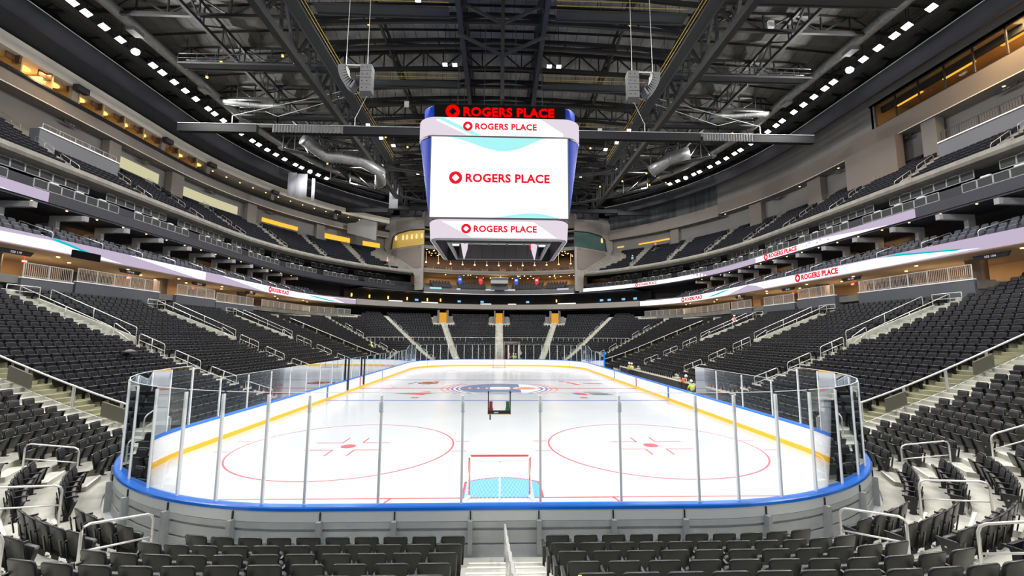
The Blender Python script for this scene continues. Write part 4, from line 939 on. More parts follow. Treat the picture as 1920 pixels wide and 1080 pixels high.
for j, t in enumerate((32.6, 44.2, 51.0, 61.5, 73)):
    x, y, n = FA.pt(-1, t, 8); nn = Vector((n[0], n[1], 0)); tt = Vector((-n[1], n[0], 0))
    mb = MB(); mb.obox(FA.P(-1, t, 8.25, 29.2), nn*.2, tt*.3, (0, 0, 1.0)); thing('press_level_column', mb, 'beige', 'beige column on the left press level, %s from the camera' % od(j), 'column', 'press level columns')
    mb = MB(); mb.obox(FA.P(-1, t+.1, 7.6, 30.05), nn*.3, tt*.6, (0, 0, .3)); thing('wall_speaker', mb, 'signb', 'black speaker box on the left press level column, %s from the camera' % od(j), 'speaker', 'speakers on press level')
downlights([FA.P(-1, 53+2.1*j, 9.6, 30.16) for j in range(14)], .09, 'warm', 'tiny downlight in the far part of the left press level, %s along', group='far press level downlights')
# blocks and parapets at the back of the upper bowl
for j, (side, t0, t1, o, z0, z1, m) in enumerate(((-1, 27.6, 35.6, 5.6, 21.5, 23.3, 'bluegrey'), (1, 8, 27.2, 5.6, 21.5, 23.3, 'bluegrey'), (1, 33.2, 40, 7.5, 23, 27.4, 'taupe'), (1, 29.5, 31.0, 8.2, 23, 27.4, 'grey'), (1, 45.5, 47.5, 8.6, 23, 27.3, 'taupe'), (1, 55, 57, 8.6, 23, 27.3, 'taupe'), (-1, 37.5, 39, 8.6, 23, 27, 'beige'), (-1, 46.5, 48.2, 8.6, 23, 27, 'beige'), (-1, 58, 59.5, 8.6, 23, 27, 'beige'), (-1, 70, 71.5, 8.8, 23, 27, 'beige'), (1, 70, 71.5, 8.8, 23, 27, 'beige'))):
    mb = MB(); FA.sweep(mb, side, rect(o, o+.9, z0, z1), t0, t1, 0)
    if z1 < 24: FA.sweep(mb, side, rect(o-.05, o+.15, z1, z1+.1), t0, t1, 1)
    thing('wall_block', mb, [m, 'ledge'], '%s block wall at the back of the %s upper bowl, item %s' % ({'bluegrey': 'blue grey parapet', 'taupe': 'taupe', 'grey': 'grey', 'beige': 'beige'}[m], SIDE[side], od(j)), 'wall block')
picket(FA.P(1, 8, 5.7, 23.4), FA.P(1, 27, 5.7, 23.4), 'dark picket railing on the right upper bowl parapet', .9, .2, mt='truss'); picket(FA.P(-1, 27.8, 5.7, 23.4), FA.P(-1, 35.4, 5.7, 23.4), 'dark picket railing on the left upper bowl parapet', .5, .6, mt='railg')
for j, (side, t0, t1, mm, z0, z1) in enumerate(((-1, 39.5, 45.5, 'yelwin', 24.7, 26.0), (-1, 49, 57, 'yelwin', 24.6, 25.9), (-1, 61, 67, 'warmpan', 24.8, 25.5), (-1, 71.8, 76.5, 'warmpan', 24.6, 25.6), (-1, 79, 84, 'warmpan', 24.6, 25.6), (1, 72, 78, 'warmpan', 25.2, 25.5), (1, 81, 84, 'warmpan', 25.2, 25.5))):
    M.setdefault('yelwin', emat('pale_lit_opening', (.62, .58, .36), 1)); mb = MB(); FA.sweep(mb, side, rect(9.36, 9.52, z0, z1), t0, min(t1, 82.3))
    thing('lit_opening', mb, mm, 'lit yellowish opening behind the %s upper bowl seats, %s from the camera' % (SIDE[side], od(j if side < 0 else j-5)), 'lit opening')
# ------------------------------------------------------------------ far end
class Arc:
    """far end family, t = metres to the right of the centre line measured along the arc"""
    def __init__(s, yc, R): s.yc = yc; s.R = R
    def P(s, t, o, z): a = t/s.R; return Vector(((s.R+o)*math.sin(a), s.yc+(s.R+o)*math.cos(a), z))
    def n(s, t): a = t/s.R; return Vector((-math.sin(a), -math.cos(a), 0)), Vector((math.cos(a), -math.sin(a), 0))
    def sweep(s, mb, prof, t0, t1, m=0, step=2.0, close=True):
        n = max(1, int((t1-t0)/step)); T = [t0+(t1-t0)*i/n for i in range(n+1)]
        mb.sweep(None, [[s.P(t, o, z) for t in T] for o, z in prof], m, close, close)
AE = Arc(49.8, 35.6)
mb = MB(); AE.sweep(mb, rect(0, .5, 10.9, 11.98), -31.4, 31.4); AE.sweep(mb, rect(.5, 7, 10.9, 11.1), -31.4, 31.4); struct('wall_far_fascia', mb, 'beigel', label='grey concrete fascia across the far end')
mb = MB(); AE.sweep(mb, rect(5.5, 5.8, 11, 14.4), -31, 31); struct('wall_far_suites', mb, 'dark')
mb = MB(); AE.sweep(mb, rect(0.4, 9, 14.25, 14.4), -30, 30); struct('ceiling_far_suites', mb, 'dkband')
mb = MB(); AE.sweep(mb, rect(0, 1, 14.3, 15.1), -16.9, 16.9); AE.sweep(mb, [(-.02, 14.22), (.4, 14.22), (.4, 14.34), (-.02, 14.34)], -16.9, 16.9, 1); AE.sweep(mb, [(.0, 15.1), (12, 15.1), (12, 16.9), (5.2, 16.9), (5.2, 16.6), (4.1, 16.6), (4.1, 16.1), (3, 16.1), (3, 15.7), (1.9, 15.7), (1.9, 15.3), (0, 15.3)], -16.9, 16.9, 2)
struct('trim_8', mb, ['bluegrey', 'ledge', 'concdark'], label='grey balcony edge with pale lip across the far end')
mb = MB(); AE.sweep(mb, rect(8, 8.3, 15, 19), -17.5, 17.5); struct('wall_far_club', mb, 'tan')
mb = MB(); AE.sweep(mb, rect(0.6, 9, 18.85, 18.98), -17.3, 17.3); struct('ceiling_far_club', mb, 'soffit')
mb = MB(); AE.sweep(mb, [(.6, 18.9), (.45, 19.3), (.6, 19.7), (9, 19.7), (9, 19.0), (.8, 18.9)], -17.2, 17.2); struct('floor_far_lounge', mb, 'beige', label='beige balcony slab of the far end lounge')
mb = MB(); AE.sweep(mb, rect(9, 9.3, 19.7, 25), -18, 18); struct('wall_far_lounge', mb, 'brown')
mb = MB(); AE.sweep(mb, rect(1, 9, 24.1, 24.3), -18, 18); struct('ceiling_far_lounge', mb, 'dark')
mb = MB(); AE.sweep(mb, rect(.9, 1.4, 24.1, 24.9), -17, 17); AE.sweep(mb, rect(1.2, 1.6, 26.6, 27.1), -17, 17); AE.sweep(mb, rect(1.2, 1.6, 28.4, 28.75), -17, 17); AE.sweep(mb, rect(3, 3.3, 24, 29.5), -18, 18, 1); AE.sweep(mb, rect(1.5, 2, 29.3, 33.6), -17, 17, 2)
struct('wall_far_upper', mb, ['concdark', 'dark', 'taupe'], label='dark recess with thin slabs and taupe wall above the far lounge')
mb = MB(); AE.sweep(mb, rect(4, 4.3, 30, 38), -19, 19); struct('wall_far_high', mb, 'dkroof')
# table-height LED pieces and black seats on the far balconies
for j, (t, w) in enumerate(((-14.3, 2.6), (-2.1, 2.0), (2.4, 2.4), (14.4, 2.6), (-9.2, .8))):
    mb = MB(); AE.sweep(mb, rect(-.04, .1, 15.12, 15.5), t-w/2, t+w/2); thing('led_sign', mb, 'ledg' if j else 'ledlc', 'pale low LED panel on the far end balcony, %s listed from outside' % od(j), 'LED panel', 'far balcony LED panels')
for j, (t, w) in enumerate(((-15.5, 3.6), (-3.0, 2.4), (2.9, 1.8), (15.2, 4.0), (-23, 3.0))):
    mb = MB(); AE.sweep(mb, rect(.12, .3, 11.995, 12.2), t-w/2, t+w/2); thing('led_strip', mb, 'ledw', 'thin white LED strip standing on the far grey fascia, item %s' % od(j), 'LED strip', 'far fascia LED strips')
fc = MB(); fc.box(-.24, .24, -.06, .04, .35, 1.0); fc.box(-.24, .24, .04, .45, .35, .48); fc.box(-.05, .05, .1, .2, 0, .35); FCH = fc.mesh('club_chair', 'signb')
k = 0
for r_, (o, z) in enumerate(((1.2, 15.3), (2.3, 15.7), (3.4, 16.1), (4.5, 16.6))):
    t = -14.4
    while t < 14.6:
        if abs(t) > 2.9 and not (-10.2 < t < -9.3) and not (9.3 < t < 10.2) or (abs(t) < 1.9 and r_ == 0):
            nn, tt = AE.n(t); p = AE.P(t, o, z); k += 1
            tag(ob('club_chair', FCH, loc=p, rz=math.atan2(nn.y, nn.x)-PI/2), 'black club chair on the far end balcony, %s row, %s from the left' % (od(r_), od(int((t+14.4)/.62))), 'chair', 'black club chairs on the far balcony')
        t += .62
for j, (t, c1) in enumerate(((-8.6, 'banb'), (-4.1, 'banr'), (3.7, 'banb'), (8.2, 'banr'))):
    M.setdefault('banb', mat('banner_blue', (.01, .10, .75), .7)); M.setdefault('banr', mat('banner_red', (.75, .02, .04), .7))
    nn, tt = AE.n(t); c = AE.P(t, 2.2, 17.6); e = empty('pennant', c, label='hanging %s pennant on the far club balcony, %s from the left' % ('blue' if c1 == 'banb' else 'red', od(j)), cat='pennant', group='far end pennants')
    mb = MB(); mb.ext([-tt*.55+Vector((0, 0, .9)), -tt*.45+Vector((0, 0, -.45)), Vector((0, 0, -1.0)), tt*.45+Vector((0, 0, -.45)), tt*.55+Vector((0, 0, .9))], nn*.03); ob('pennant_cloth', mb.mesh('pennant_cloth', c1), e)
    mb = MB(); mb.ext([-tt*.3+Vector((0, 0, .45)), -tt*.3+Vector((0, 0, .0)), tt*.3+Vector((0, 0, .0)), tt*.3+Vector((0, 0, .45))], nn*.05); ob('pennant_badge', mb.mesh('pennant_badge', 'white' if j != 1 else 'orange'), e)
e = empty('oval_light', (-.1, 86.7, 18.2), label='large glowing oval sign light over the far end centre balcony', cat='light')
mb = MB(); mb.lathe([(0, -.12), (1, -.12), (1, .12), (0, .12)], (0, 0, 0), 32); mb.v = [(x*2.1, y*.7, z) for x, y, z in mb.v]; ob('oval_diffuser', mb.mesh('oval_diffuser', 'whitelampy'), e)
mb = MB(); [mb.bar((x, 0, 0), (x, 0, .7), .04) for x in (-1.3, 1.3)]; ob('hanger', mb.mesh('hanger', 'truss'), e)
mb = MB(); mb.box(-1.9, 1.9, 82.9, 84.2, 16.4, 16.6); mb.box(-1.9, 1.9, 82.85, 82.95, 16.5, 17.2, 1); mb.box(-1.9, 1.9, 84.2, 84.4, 15.2, 18.0, 2); thing('central_bar_box', mb, ['concdark', 'frame', 'bluegrey'], 'grey framed box at the centre of the far club balcony', 'bar')
rs = random.Random(3)
downlights([AE.P(rs.uniform(-16, 16), rs.uniform(1.5, 7), 18.83) for _ in range(34)], .13, 'warm', 'small warm downlight above the far club balcony', group='far club downlights')
downlights([AE.P(s*rs.uniform(10.5, 16.8), rs.uniform(1.5, 8), 24.08) for s in (-1, 1) for _ in range(18)], .15, 'warm', 'small warm downlight in the far lounge ceiling', group='far lounge downlights')
# pendant lamps, tables and chairs of the far lounge
rs = random.Random(5)
for j in range(26):
    t = -15.8+1.27*j; p = AE.P(t, 2.0+rs.uniform(0, 2.5), 19.7); mb = MB(); mb.box(-.24, .24, -.3, .3, .70, .76); mb.box(-.05, .05, -.05, .05, 0, .7)
    for q in (-.43, .43): mb.box(q-.18, q+.18, -.2, .2, .4, .48); mb.box(q-.18+(.3 if q > 0 else 0), q-.12+(.3 if q > 0 else 0), -.2, .2, .4, 1.05)
    tag(ob('lounge_table', mb.mesh('lounge_table', ['brown', 'tanlt', 'dark'][j % 3]), loc=p), 'small lounge table with two stools at the far end, %s from the left' % od(j), 'table', 'far lounge tables')
    if j % 2 == 0:
        mb = MB(); mb.lathe([(0, .1), (.16, .1), (.2, -.12), (0, -.12)], (0, 0, 0), 10); mb.bar((0, 0, .1), (0, 0, 2.35), .02); tag(ob('pendant_lamp', mb.mesh('pendant_lamp', 'warm'), loc=AE.P(t+.4, 4.5, 21.7)), 'warm pendant lamp hanging in the far lounge, %s from the left' % od(j//2), 'lamp', 'pendant lamps in the far lounge')
for j, t in enumerate((-30, -26.5, -22.8, -14.9, -12.2, 12.0, -19.0)):
    mb = MB(); mb.lathe([(0, -.35), (.14, -.3), (.14, .3), (0, .35)], (0, 0, 0), 10); tag(ob('wall_sconce', mb.mesh('wall_sconce', 'orangel'), loc=AE.P(t, 4.6, 13.1)), 'glowing amber wall sconce in the far end suites, item %s' % od(j), 'lamp', 'amber sconces in the far suites')
for j, t in enumerate((-17.2, -8.4, -3.6, 6.0, 21.5, 23.1, 26.0, 28.4)):
    mb = MB(); mb.box(-.38, .38, -.03, .03, -.22, .22); nn, tt = AE.n(t); tag(ob('television', mb.mesh('television', 'tv'), loc=AE.P(t, 4.2, 12.9), rz=math.atan2(nn.y, nn.x)+PI/2), 'small lit blue screen in the far end suites, %s from the left' % od(j), 'screen', 'screens in the far suites')
# portals at the heads of the far aisles
for j, t in enumerate((-15, 0, 15)):
    a = math.radians(t); R = RR+DT[22]; cx = (RW-RR)*(1 if t > 0 else -1 if t < 0 else 0); n = Vector((math.sin(a), math.cos(a), 0)); tt = Vector((math.cos(a), -math.sin(a), 0)); p = Vector((cx, RL-RR, 0))+n*R
    e = empty('aisle_portal', (p.x, p.y, TZ[22]), label='amber lit doorway at the head of the %s far aisle' % ('left', 'central', 'right')[j], cat='doorway', group='doorways above the far stand')
    mb = MB(); mb.obox(n*1.0+Vector((0, 0, 1.15)), n*1.0, tt*.75, (0, 0, 1.15)); w = mb.mesh('doorway_opening', 'amber')
    mb = MB()
    for q in (-1, 1): mb.obox(n*.6+tt*q*.95+Vector((0, 0, 1.3)), n*1.2, tt*.12, (0, 0, 1.5)); mb.obox(n*-.2+tt*q*1.55+Vector((0, 0, 1.0)), n*.1, tt*.5, (0, 0, .55), 1)
    ob('portal_wall', mb.mesh('portal_wall', ['concdark', 'grey']), e); ob('doorway_opening', w, e)['label'] = 'amber glowing doorway'
# big opening in the far stand to the right of the central aisle
e = empty('ice_entrance', (2.13, 62.4, 0), label='brown framed entrance cut into the far stand right of the central aisle', cat='entrance')
mb = MB(); mb.box(-1.18, 1.18, 3.10, 3.18, .13, 3.58); ob('entrance_door', mb.mesh('entrance_door', 'brown'), e)
mb = MB(); mb.box(-1.34, -1.2, -.6, 3.25, 0, 3.9); mb.box(1.2, 1.34, -.6, 3.25, 0, 3.9); mb.box(-1.34, 1.34, 2.2, 3.25, 3.6, 3.95); mb.box(-1.2, 1.2, -.6, 3.1, .0, .12, 1); ob('entrance_wall', mb.mesh('entrance_wall', ['concdark', 'concrete']), e)
for q in (-.5, 1.1):
    mb = MB(); mb.box(q-.05, q+.05, -.6, -.5, .1, 3.4); ob('entrance_post', mb.mesh('entrance_post', 'ledge'), e)
# rail along the cross aisle of the far stand
e = empty('cross_aisle_rail', (0, RL+10.4, TZ[11]), label='long steel rail following the cross aisle of the far stand', cat='railing'); mb = MB(); pts = []
ks = [('C', -1, a) for a in range(66, 0, -6)]+[('f', 0)]+[('C', 1, a) for a in range(0, 67, 6)]
pts = [Vector((*bowl(10.3, k_)[:2], .98))-Vector((0, RL+10.4, 0)) for k_ in ks]; mb.tube(pts, .035, 6); ob('top_rail', mb.mesh('top_rail', 'rail'), e); mb = MB()
for i in range(len(pts)-1):
    for q in (0, .5): p = pts[i].lerp(pts[i+1], q); mb.bar((p.x, p.y, -.2), (p.x, p.y, .98), .05)
ob('rail_posts', mb.mesh('rail_posts', 'rail'), e)
# curved white portal walls framing the far end
for side in (-1, 1):
    A = Vector((side*16.6, 81.6, 0)); B = Vector((side*26.2, 85.5, 0)); d = (B-A); L = d.length; d.normalize(); nb = Vector((d.y*side*-1, d.x*side, 0)); nb = Vector((0, 1, 0))
    W_ = lambda u, z: A+d*u*L/1.0+Vector((0, 0, z))
    e = empty('portal_wall', A+Vector((0, 0, 18)), label='tall curved beige wall panel framing the %s side of the far end' % SIDE[side], cat='wall panel', group='portal walls at the far end'); o0 = A+Vector((0, 0, 18))
    mb = MB(); mb.ext([W_(0, 8.5)-o0*0 if 0 else W_(u, z)-o0 for u, z in ((0, 14.8), (0, 32.2), (.88, 31.6), (1.0, 29.4), (1.0, 24.8), (.80, 21.2), (.32, 19.0), (.22, 18.2), (.2, 14.8))], Vector((0, .8, 0))); ob('wall_slab', mb.mesh('wall_slab', 'beigel'), e)
    mb = MB(); mb.ext([W_(u, z)-o0-Vector((0, .12, 0)) for u, z in ((.06, 19.8), (.06, 24.6), (.78, 24.0), (.82, 23.4), (.28, 20.0), (.18, 19.6))], Vector((0, .12, 0))); ob('lower_inset', mb.mesh('lower_inset', 'taupe'), e)
    mb = MB(); mb.ext([W_(u, z)-o0-Vector((0, .10, 0)) for u, z in ((.0, 28.2), (.0, 31.0), (.72, 30.7), (.72, 27.8), (.5, 28.0))], Vector((0, .1, 0))); ob('upper_inset', mb.mesh('upper_inset', 'beige'), e)
    mb = MB(); mb.ext([W_(u, z)-o0-Vector((0, .16, 0)) for u, z in ((.0, 24.8), (.0, 28.0), (.35, 28.1), (.66, 27.6), (.76, 26.8), (.80, 24.3), (.4, 24.6))], Vector((0, .15, 0))); ob('balcony_opening', mb.mesh('balcony_opening', 'goldwall' if side < 0 else 'greenwin'), e)
    mb = MB(); mb.tube([W_(u, z)-o0-Vector((0, .25, 0)) for u, z in ((.0, 28.15), (.35, 28.25), (.66, 27.75), (.78, 26.9), (.82, 24.2))], .12, 6); ob('opening_rim', mb.mesh('opening_rim', 'dark'), e)
    for q in ([.05, .18, .30, .42, .52, .70] if side < 0 else [.70]):
        mb = MB(); c = W_(q, 26.6)-o0-Vector((0, .26, 0)); mb.add([c+d*.28*math.cos(2*PI*k/16)+Vector((0, 0, .75*max(-.6, math.sin(2*PI*k/16)))) for k in range(16)], [tuple(range(16))]); ob('wall_lamp', mb.mesh('wall_lamp', 'warmpan2'), e)
    # dark hood and beige block beside the portal
    mb = MB(); mb.ext([A+d*.6+Vector((0, -.62, 31.0)), A+d*L*.62+Vector((0, -.62, 31.5)), A+d*L*.62+Vector((0, -.62, 33.4)), A+d*.6+Vector((0, -.62, 33.2))], Vector((0, .32, 0))); struct('trim_%d' % (10 if side < 0 else 11), mb, 'dkband', label='dark angular soffit above the %s portal wall' % SIDE[side])
    if side < 0:
        mb = MB(); mb.ext([Vector((x, 76.7, z)) for x, z in ((-31.6, 26.0), (-25.6, 24.4), (-25.6, 28.3), (-28.6, 29.0), (-29.9, 28.2), (-31.6, 28.0))], Vector((0, .7, 0))); struct('wall_left_block', mb, 'grey', label='grey angular wall block left of the left portal wall')
# outer shell of the building
mb = MB(); mb.box(-60, -59, -12, 108, -1, 42); struct('wall_outer_left', mb, 'dark'); mb = MB(); mb.box(59, 60, -12, 108, -1, 42); struct('wall_outer_right', mb, 'dark'); mb = MB(); mb.box(-60, 60, 107, 108, -1, 42); struct('wall_outer_far', mb, 'dark')
mb = MB(); mb.box(-59, 59, -12, 107, -1.2, -1.0); struct('floor_ground', mb, 'concdark')
# ------------------------------------------------------------------ scoreboard
SB = empty('scoreboard', (-.17, 30.5, 13), label='huge hanging centre scoreboard with white screens and red ROGERS PLACE lettering', cat='scoreboard')
def rrect(hx, hy, r, n=8):
    P = []
    for cx, cyy, a0 in ((hx-r, -hy+r, -QA), (hx-r, hy-r, 0), (-hx+r, hy-r, QA), (-hx+r, -hy+r, PI)):
        for i in range(n+1): a = a0+QA*i/n; P.append((cx+r*math.cos(a), cyy+r*math.sin(a)))
    return P
def rr_sweep(mb, lv, m=0, cap=False):
    n = None
    rings = []
    for hx, hy, r, z in lv: rings.append([(x, y, z-13) for x, y in rrect(hx, hy, r)])
    n = len(rings[0]); vs = [p for R in rings for p in R]; fs = [(j*n+i, j*n+(i+1) % n, (j+1)*n+(i+1) % n, (j+1)*n+i) for j in range(len(rings)-1) for i in range(n)]
    if cap: fs.append(tuple(range((len(rings)-1)*n, len(rings)*n)))
    mb.add(vs, fs, m)
mb = MB(); rr_sweep(mb, [(6.8, 5.2, 1.5, 23.7), (6.85, 5.25, 1.5, 24.95), (6.0, 4.4, 1.2, 25.05)], 0, True); ob('sign_band', mb.mesh('sign_band', 'bluecorner', True), SB)['label'] = 'glossy blue rounded top band'
for yy in (-5.36, 5.24):
    mb = MB(); mb.box(-5.75, 5.75, yy, yy+.12, 23.76-13, 25.0-13); _o = ob('sign_backing', mb.mesh('sign_backing', 'jet'), SB)
_o['label'] = 'black backing of the top sign'
mb = MB(); place(mb, rogers(9.5), lambda x, y, z: Vector((x, -5.40-z*2.5, 24.33-13+y*.97))); ob('sign_lettering', mb.mesh('sign_lettering', 'ledr2'), SB)['label'] = 'red ROGERS PLACE letters and round mark'
mb = MB(); rr_sweep(mb, [(7.2, 5.55, 1.7, 22.07), (7.2, 5.55, 1.7, 23.73), (6.9, 5.3, 1.6, 23.75)], 0); rr_sweep(mb, [(7.22, 5.57, 1.7, 21.93), (7.22, 5.57, 1.7, 22.07)], 1)
def fl(poly, m, y, mb_): mb_.add([(x, y, z-13) for x, z in poly], [tuple(range(len(poly)))], m)
fl([(-5.5, 22.1), (-5.5, 23.5), (-4.3, 23.7), (3.5, 23.7), (5.5, 22.4), (5.5, 22.1)], 2, -5.556, mb); fl([(-5.6, 23.68), (-4.9, 23.68), (-1.6, 22.12), (-2.4, 22.12)], 3, -5.562, mb); fl([(-5.5, 22.1), (-5.5, 23.4), (-2.8, 22.12)], 0, -5.564, mb)
place(mb, rogers(6.4), lambda x, y, z: Vector((x, -5.57-z, 22.92-13+y)), 4); ob('ribbon_screen', mb.mesh('ribbon_screen', ['ledp', 'black', 'ledw', 'ledlc', 'ledr']), SB)['label'] = 'upper wraparound ribbon screen'
mb = MB(); rr_sweep(mb, [(6.05, 5.3, .6, 14.78), (6.9, 5.4, 1.3, 20.5), (7.15, 5.5, 1.7, 21.95)], 0); ob('corner_panel', mb.mesh('corner_panel', 'bluecorner', True), SB)['label'] = 'glossy blue tapering corners'
mb = MB(); mb.box(-5.95, 5.95, -5.62, -5.3, 14.72-13, 21.98-13, 1); fl([(-5.86, 14.8), (5.86, 14.8), (5.86, 21.9), (-5.86, 21.9)], 0, -5.63, mb)
fl([(-4.6, 21.9)]+[(-4.6+8.5*i/16, 21.9-1.22*math.sin(PI*(i/16)**1.25)**1.3) for i in range(1, 16)]+[(3.9, 21.9)], 2, -5.635, mb)
fl([(-.6, 14.8)]+[(-.6+5.7*i/12, 14.8+.42*math.sin(PI*(i/12)**1.3)) for i in range(1, 12)]+[(5.1, 14.8)], 2, -5.635, mb)
mr = MB(); mr.box(-5.9, 5.9, 5.3, 5.62, 14.8-13, 21.9-13, 0); ob('rear_screen', mr.mesh('rear_screen', 'ledw'), SB)['label'] = 'white rear screen'
for s_ in (-1, 1): mb.box(s_*6.6-.1, s_*6.6+.1, -3.9, 3.9, 15.0-13, 21.5-13, 0) if 0 else None
place(mb, rogers(8.6), lambda x, y, z: Vector((x, -5.64-z, 18.25-13+y)), 3); ob('main_screen', mb.mesh('main_screen', ['ledw', 'black', 'ledlc', 'ledr']), SB)['label'] = 'main white screen with red ROGERS PLACE and pale cyan waves'
mb = MB(); rr_sweep(mb, [(5.95, 5.4, 1.1, 13.05), (6.05, 5.5, 1.2, 14.55), (5.9, 5.3, 1.1, 14.72)], 0)
fl([(-4.6, 13.1), (-1.9, 13.1), (-4.9, 14.5), (-4.9, 14.6), (3.0, 14.6), (5.0, 13.1)][0:0]+[(-2.3, 13.12), (4.9, 13.12), (2.9, 14.5), (-4.9, 14.5)], 1, -5.50, mb)
place(mb, rogers(6.4), lambda x, y, z: Vector((x, -5.52-z, 13.85-13+y)), 2); ob('lower_ribbon_screen', mb.mesh('lower_ribbon_screen', ['ledp', 'ledw', 'ledr']), SB)['label'] = 'lower wraparound ribbon screen'
mb = MB(); rr_sweep(mb, [(5.9, 5.4, 1.1, 13.06), (5.5, 5.0, .4, 12.95)], 0); rr_sweep(mb, [(4.55, 4.1, .1, 12.95), (4.35, 3.9, .1, 12.95), (4.35, 3.9, .1, 13.3)], 0); ob('bottom_frame', mb.mesh('bottom_frame', 'trusslt2'), SB)['label'] = 'grey frame round the underside'
mb = MB(); rr_sweep(mb, [(5.5, 5.0, .4, 12.97), (5.5, 5.0, .4, 14.6)], 0); mb.box(-5.8, 5.8, -5.2, 5.2, 1.9, 2.0); ob('underside_recess', mb.mesh('underside_recess', 'dark'), SB)
mb = MB(); mb.box(-4.2, 4.2, 3.7, 3.85, .0, 1.55, 0)
for i in range(8): mb.box(-4.2+1.2*i-.015, -4.2+1.2*i+.015, 3.68, 3.7, .0, 1.55, 1)
ob('inner_screen', mb.mesh('inner_screen', ['speaker', 'black']), SB)['label'] = 'switched-off dark grey inner screen'
for s_ in (-1, 1):
    mb = MB(); mb.ext([(s_*3.1, .6, 1.55), (s_*4.0, 3.2, 1.55), (s_*3.9, 3.2, .9), (s_*3.6, 2.2, -.35), (s_*3.2, .8, .4)], (.08, 0, 0), 0); mb.ext([(s_*3.2, 1.1, 1.0), (s_*3.55, 2.3, 1.1), (s_*3.52, 2.2, .6), (s_*3.22, 1.1, .55)], (-s_*.12, 0, 0), 1); ob('inner_side_screen', mb.mesh('inner_side_screen', ['ledp', 'ledr']), SB)['label'] = 'small pink inner side screen'
mb = MB()
for i in range(14): mb.box(-4+.6*i, -3.8+.6*i, -2.5, -2.3, 1.2, 1.5); mb.lathe([(0, 0), (.1, 0), (.13, .22), (0, .25)], (-4+.6*i, 1.0+(i % 3)*.5, 1.1), 8)
ob('underside_lamps', mb.mesh('underside_lamps', 'trusslt2'), SB)
for i, (x, y) in enumerate(((-4, -3), (4, -3), (-4, 3), (4, 3), (-1.5, -3), (1.5, -3))):
    mb = MB(); mb.bar((x, y, 12), (x*.95, y, 23), .06); ob('hoist_cable', mb.mesh('hoist_cable', 'trusslt'), SB)
# ------------------------------------------------------------------ roof
mb = MB(); nx, ny_ = 32, 30; vs = []
def deckz(x): return 38.6-.0011*x*x
for j in range(ny_+1):
    for i in range(nx+1):
        x = -46+92*i/nx; y = -14+118*j/ny_; vs.append((x, y, deckz(x)))
mb.add(vs, [(j*(nx+1)+i, j*(nx+1)+i+1, (j+1)*(nx+1)+i+1, (j+1)*(nx+1)+i) for j in range(ny_) for i in range(nx)])
struct('ceiling_roof', mb, 'roof')
# insulation bays bulging between the purlins
for j in range(27):
    y = 8+3.6*j; mb = MB()
    for (x0, x1) in ((-44, -20.5), (-19.5, -4.6), (-3.6, 3.6), (4.6, 19.5), (20.5, 44)):
        n = max(2, int((x1-x0)/1.15)); 
        for i in range(n):
            a = x0+(x1-x0)*i/n; b = x0+(x1-x0)*(i+1)/n-.05; za = deckz(a)-.25; zb = deckz(b)-.25
            mb.add([(a, y+.2, za), (b, y+.2, zb), (b, y+1.1, zb-.28), (a, y+1.1, za-.28), (b, y+2.4, zb-.34), (a, y+2.4, za-.34), (b, y+3.4, zb), (a, y+3.4, za)], [(0, 1, 2, 3), (3, 2, 4, 5), (5, 4, 6, 7)])
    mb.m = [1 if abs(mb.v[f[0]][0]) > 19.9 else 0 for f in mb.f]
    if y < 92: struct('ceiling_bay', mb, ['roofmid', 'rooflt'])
def truss(name, a, b, h0, h1, label, cat='truss', group=None, n=12, w=.3, mats=('truss', 'truss'), cat_h=True, arch=0, kind='w'):
    """two chords and webs between a and b; h0 bottom chord z, h1 top chord z"""
    a = Vector(a); b = Vector(b); c = (a+b)/2; c.z = h0; e = empty(name, c, label=label, cat=cat, group=group); L = (b-a)
    def Q(q, top): p = a+L*q-c; p.z = (h1 if top else h0)+arch*(1-(2*q-1)**2)-c.z-(0 if not top else 0); return p
    for nm, t in (('bottom_chord', 0), ('top_chord', 1)):
        mb = MB(); k = 6 if arch else 1
        for i in range(k): mb.bar(Q(i/k, t), Q((i+1)/k, t), w, w*1.15)
        mb.bar(Q(0, t)+Vector((0, 0, -w*.6)), Q(0, t)+L*.0+Vector((0, 0, -w*.6)), .01) if 0 else None
        ob(nm, mb.mesh(nm, mats[0]), e)
    mb = MB()
    for i in range(n):
        q0, q1 = i/n, (i+1)/n
        mb.bar(Q(q0, i % 2), Q(q1, (i+1) % 2), w*.45); mb.bar(Q(q0, 0), Q(q0, 1), w*.4)
    ob('web', mb.mesh('web', mats[1]), e)
    return e
j = 0
for k in range(22):
    y = 13.5+3.6*k
    truss('roof_truss', (-20, y, 0), (20, y, 0), 34.3, 36.3 if k % 3 == 0 else 35.0, 'dark roof truss spanning the middle of the arena, %s from the camera' % od(k), group='transverse roof trusses', n=18 if k % 3 == 0 else 6, w=.30, arch=.9)
    if k % 2 == 0:
        for side in (-1, 1): truss('side_roof_truss', (side*20, y, 0), (side*43.5, y, 0), 33.9 if 0 else 35.0, 36.8, 'dark outer roof truss on the %s side, %s from the camera' % (SIDE[side], od(k//2)), group='outer roof trusses', n=8, w=.28)
for side in (-1, 1):
    for x, h0, h1, w in ((20, 31.5, 36.2, .6), (3.9, 33.6, 37.0, .45), (12, 35.2, 36.4, .22), (29, 34.6, 36.6, .3)):
        truss('long_roof_truss', (side*x, 6, 0), (side*x, 80, 0), h0, h1, 'long dark roof truss running the length of the rink, %s side, %d metres off centre' % (SIDE[side], x), group='longitudinal roof trusses', n=26, w=w, mats=('truss' if x != 3.9 else 'trusslt', 'truss'))
truss('long_roof_truss', (0, 6, 0), (0, 92, 0), 34.2, 37.2, 'long dark roof truss over the centre line of the rink', group='longitudinal roof trusses', n=26, w=.3)
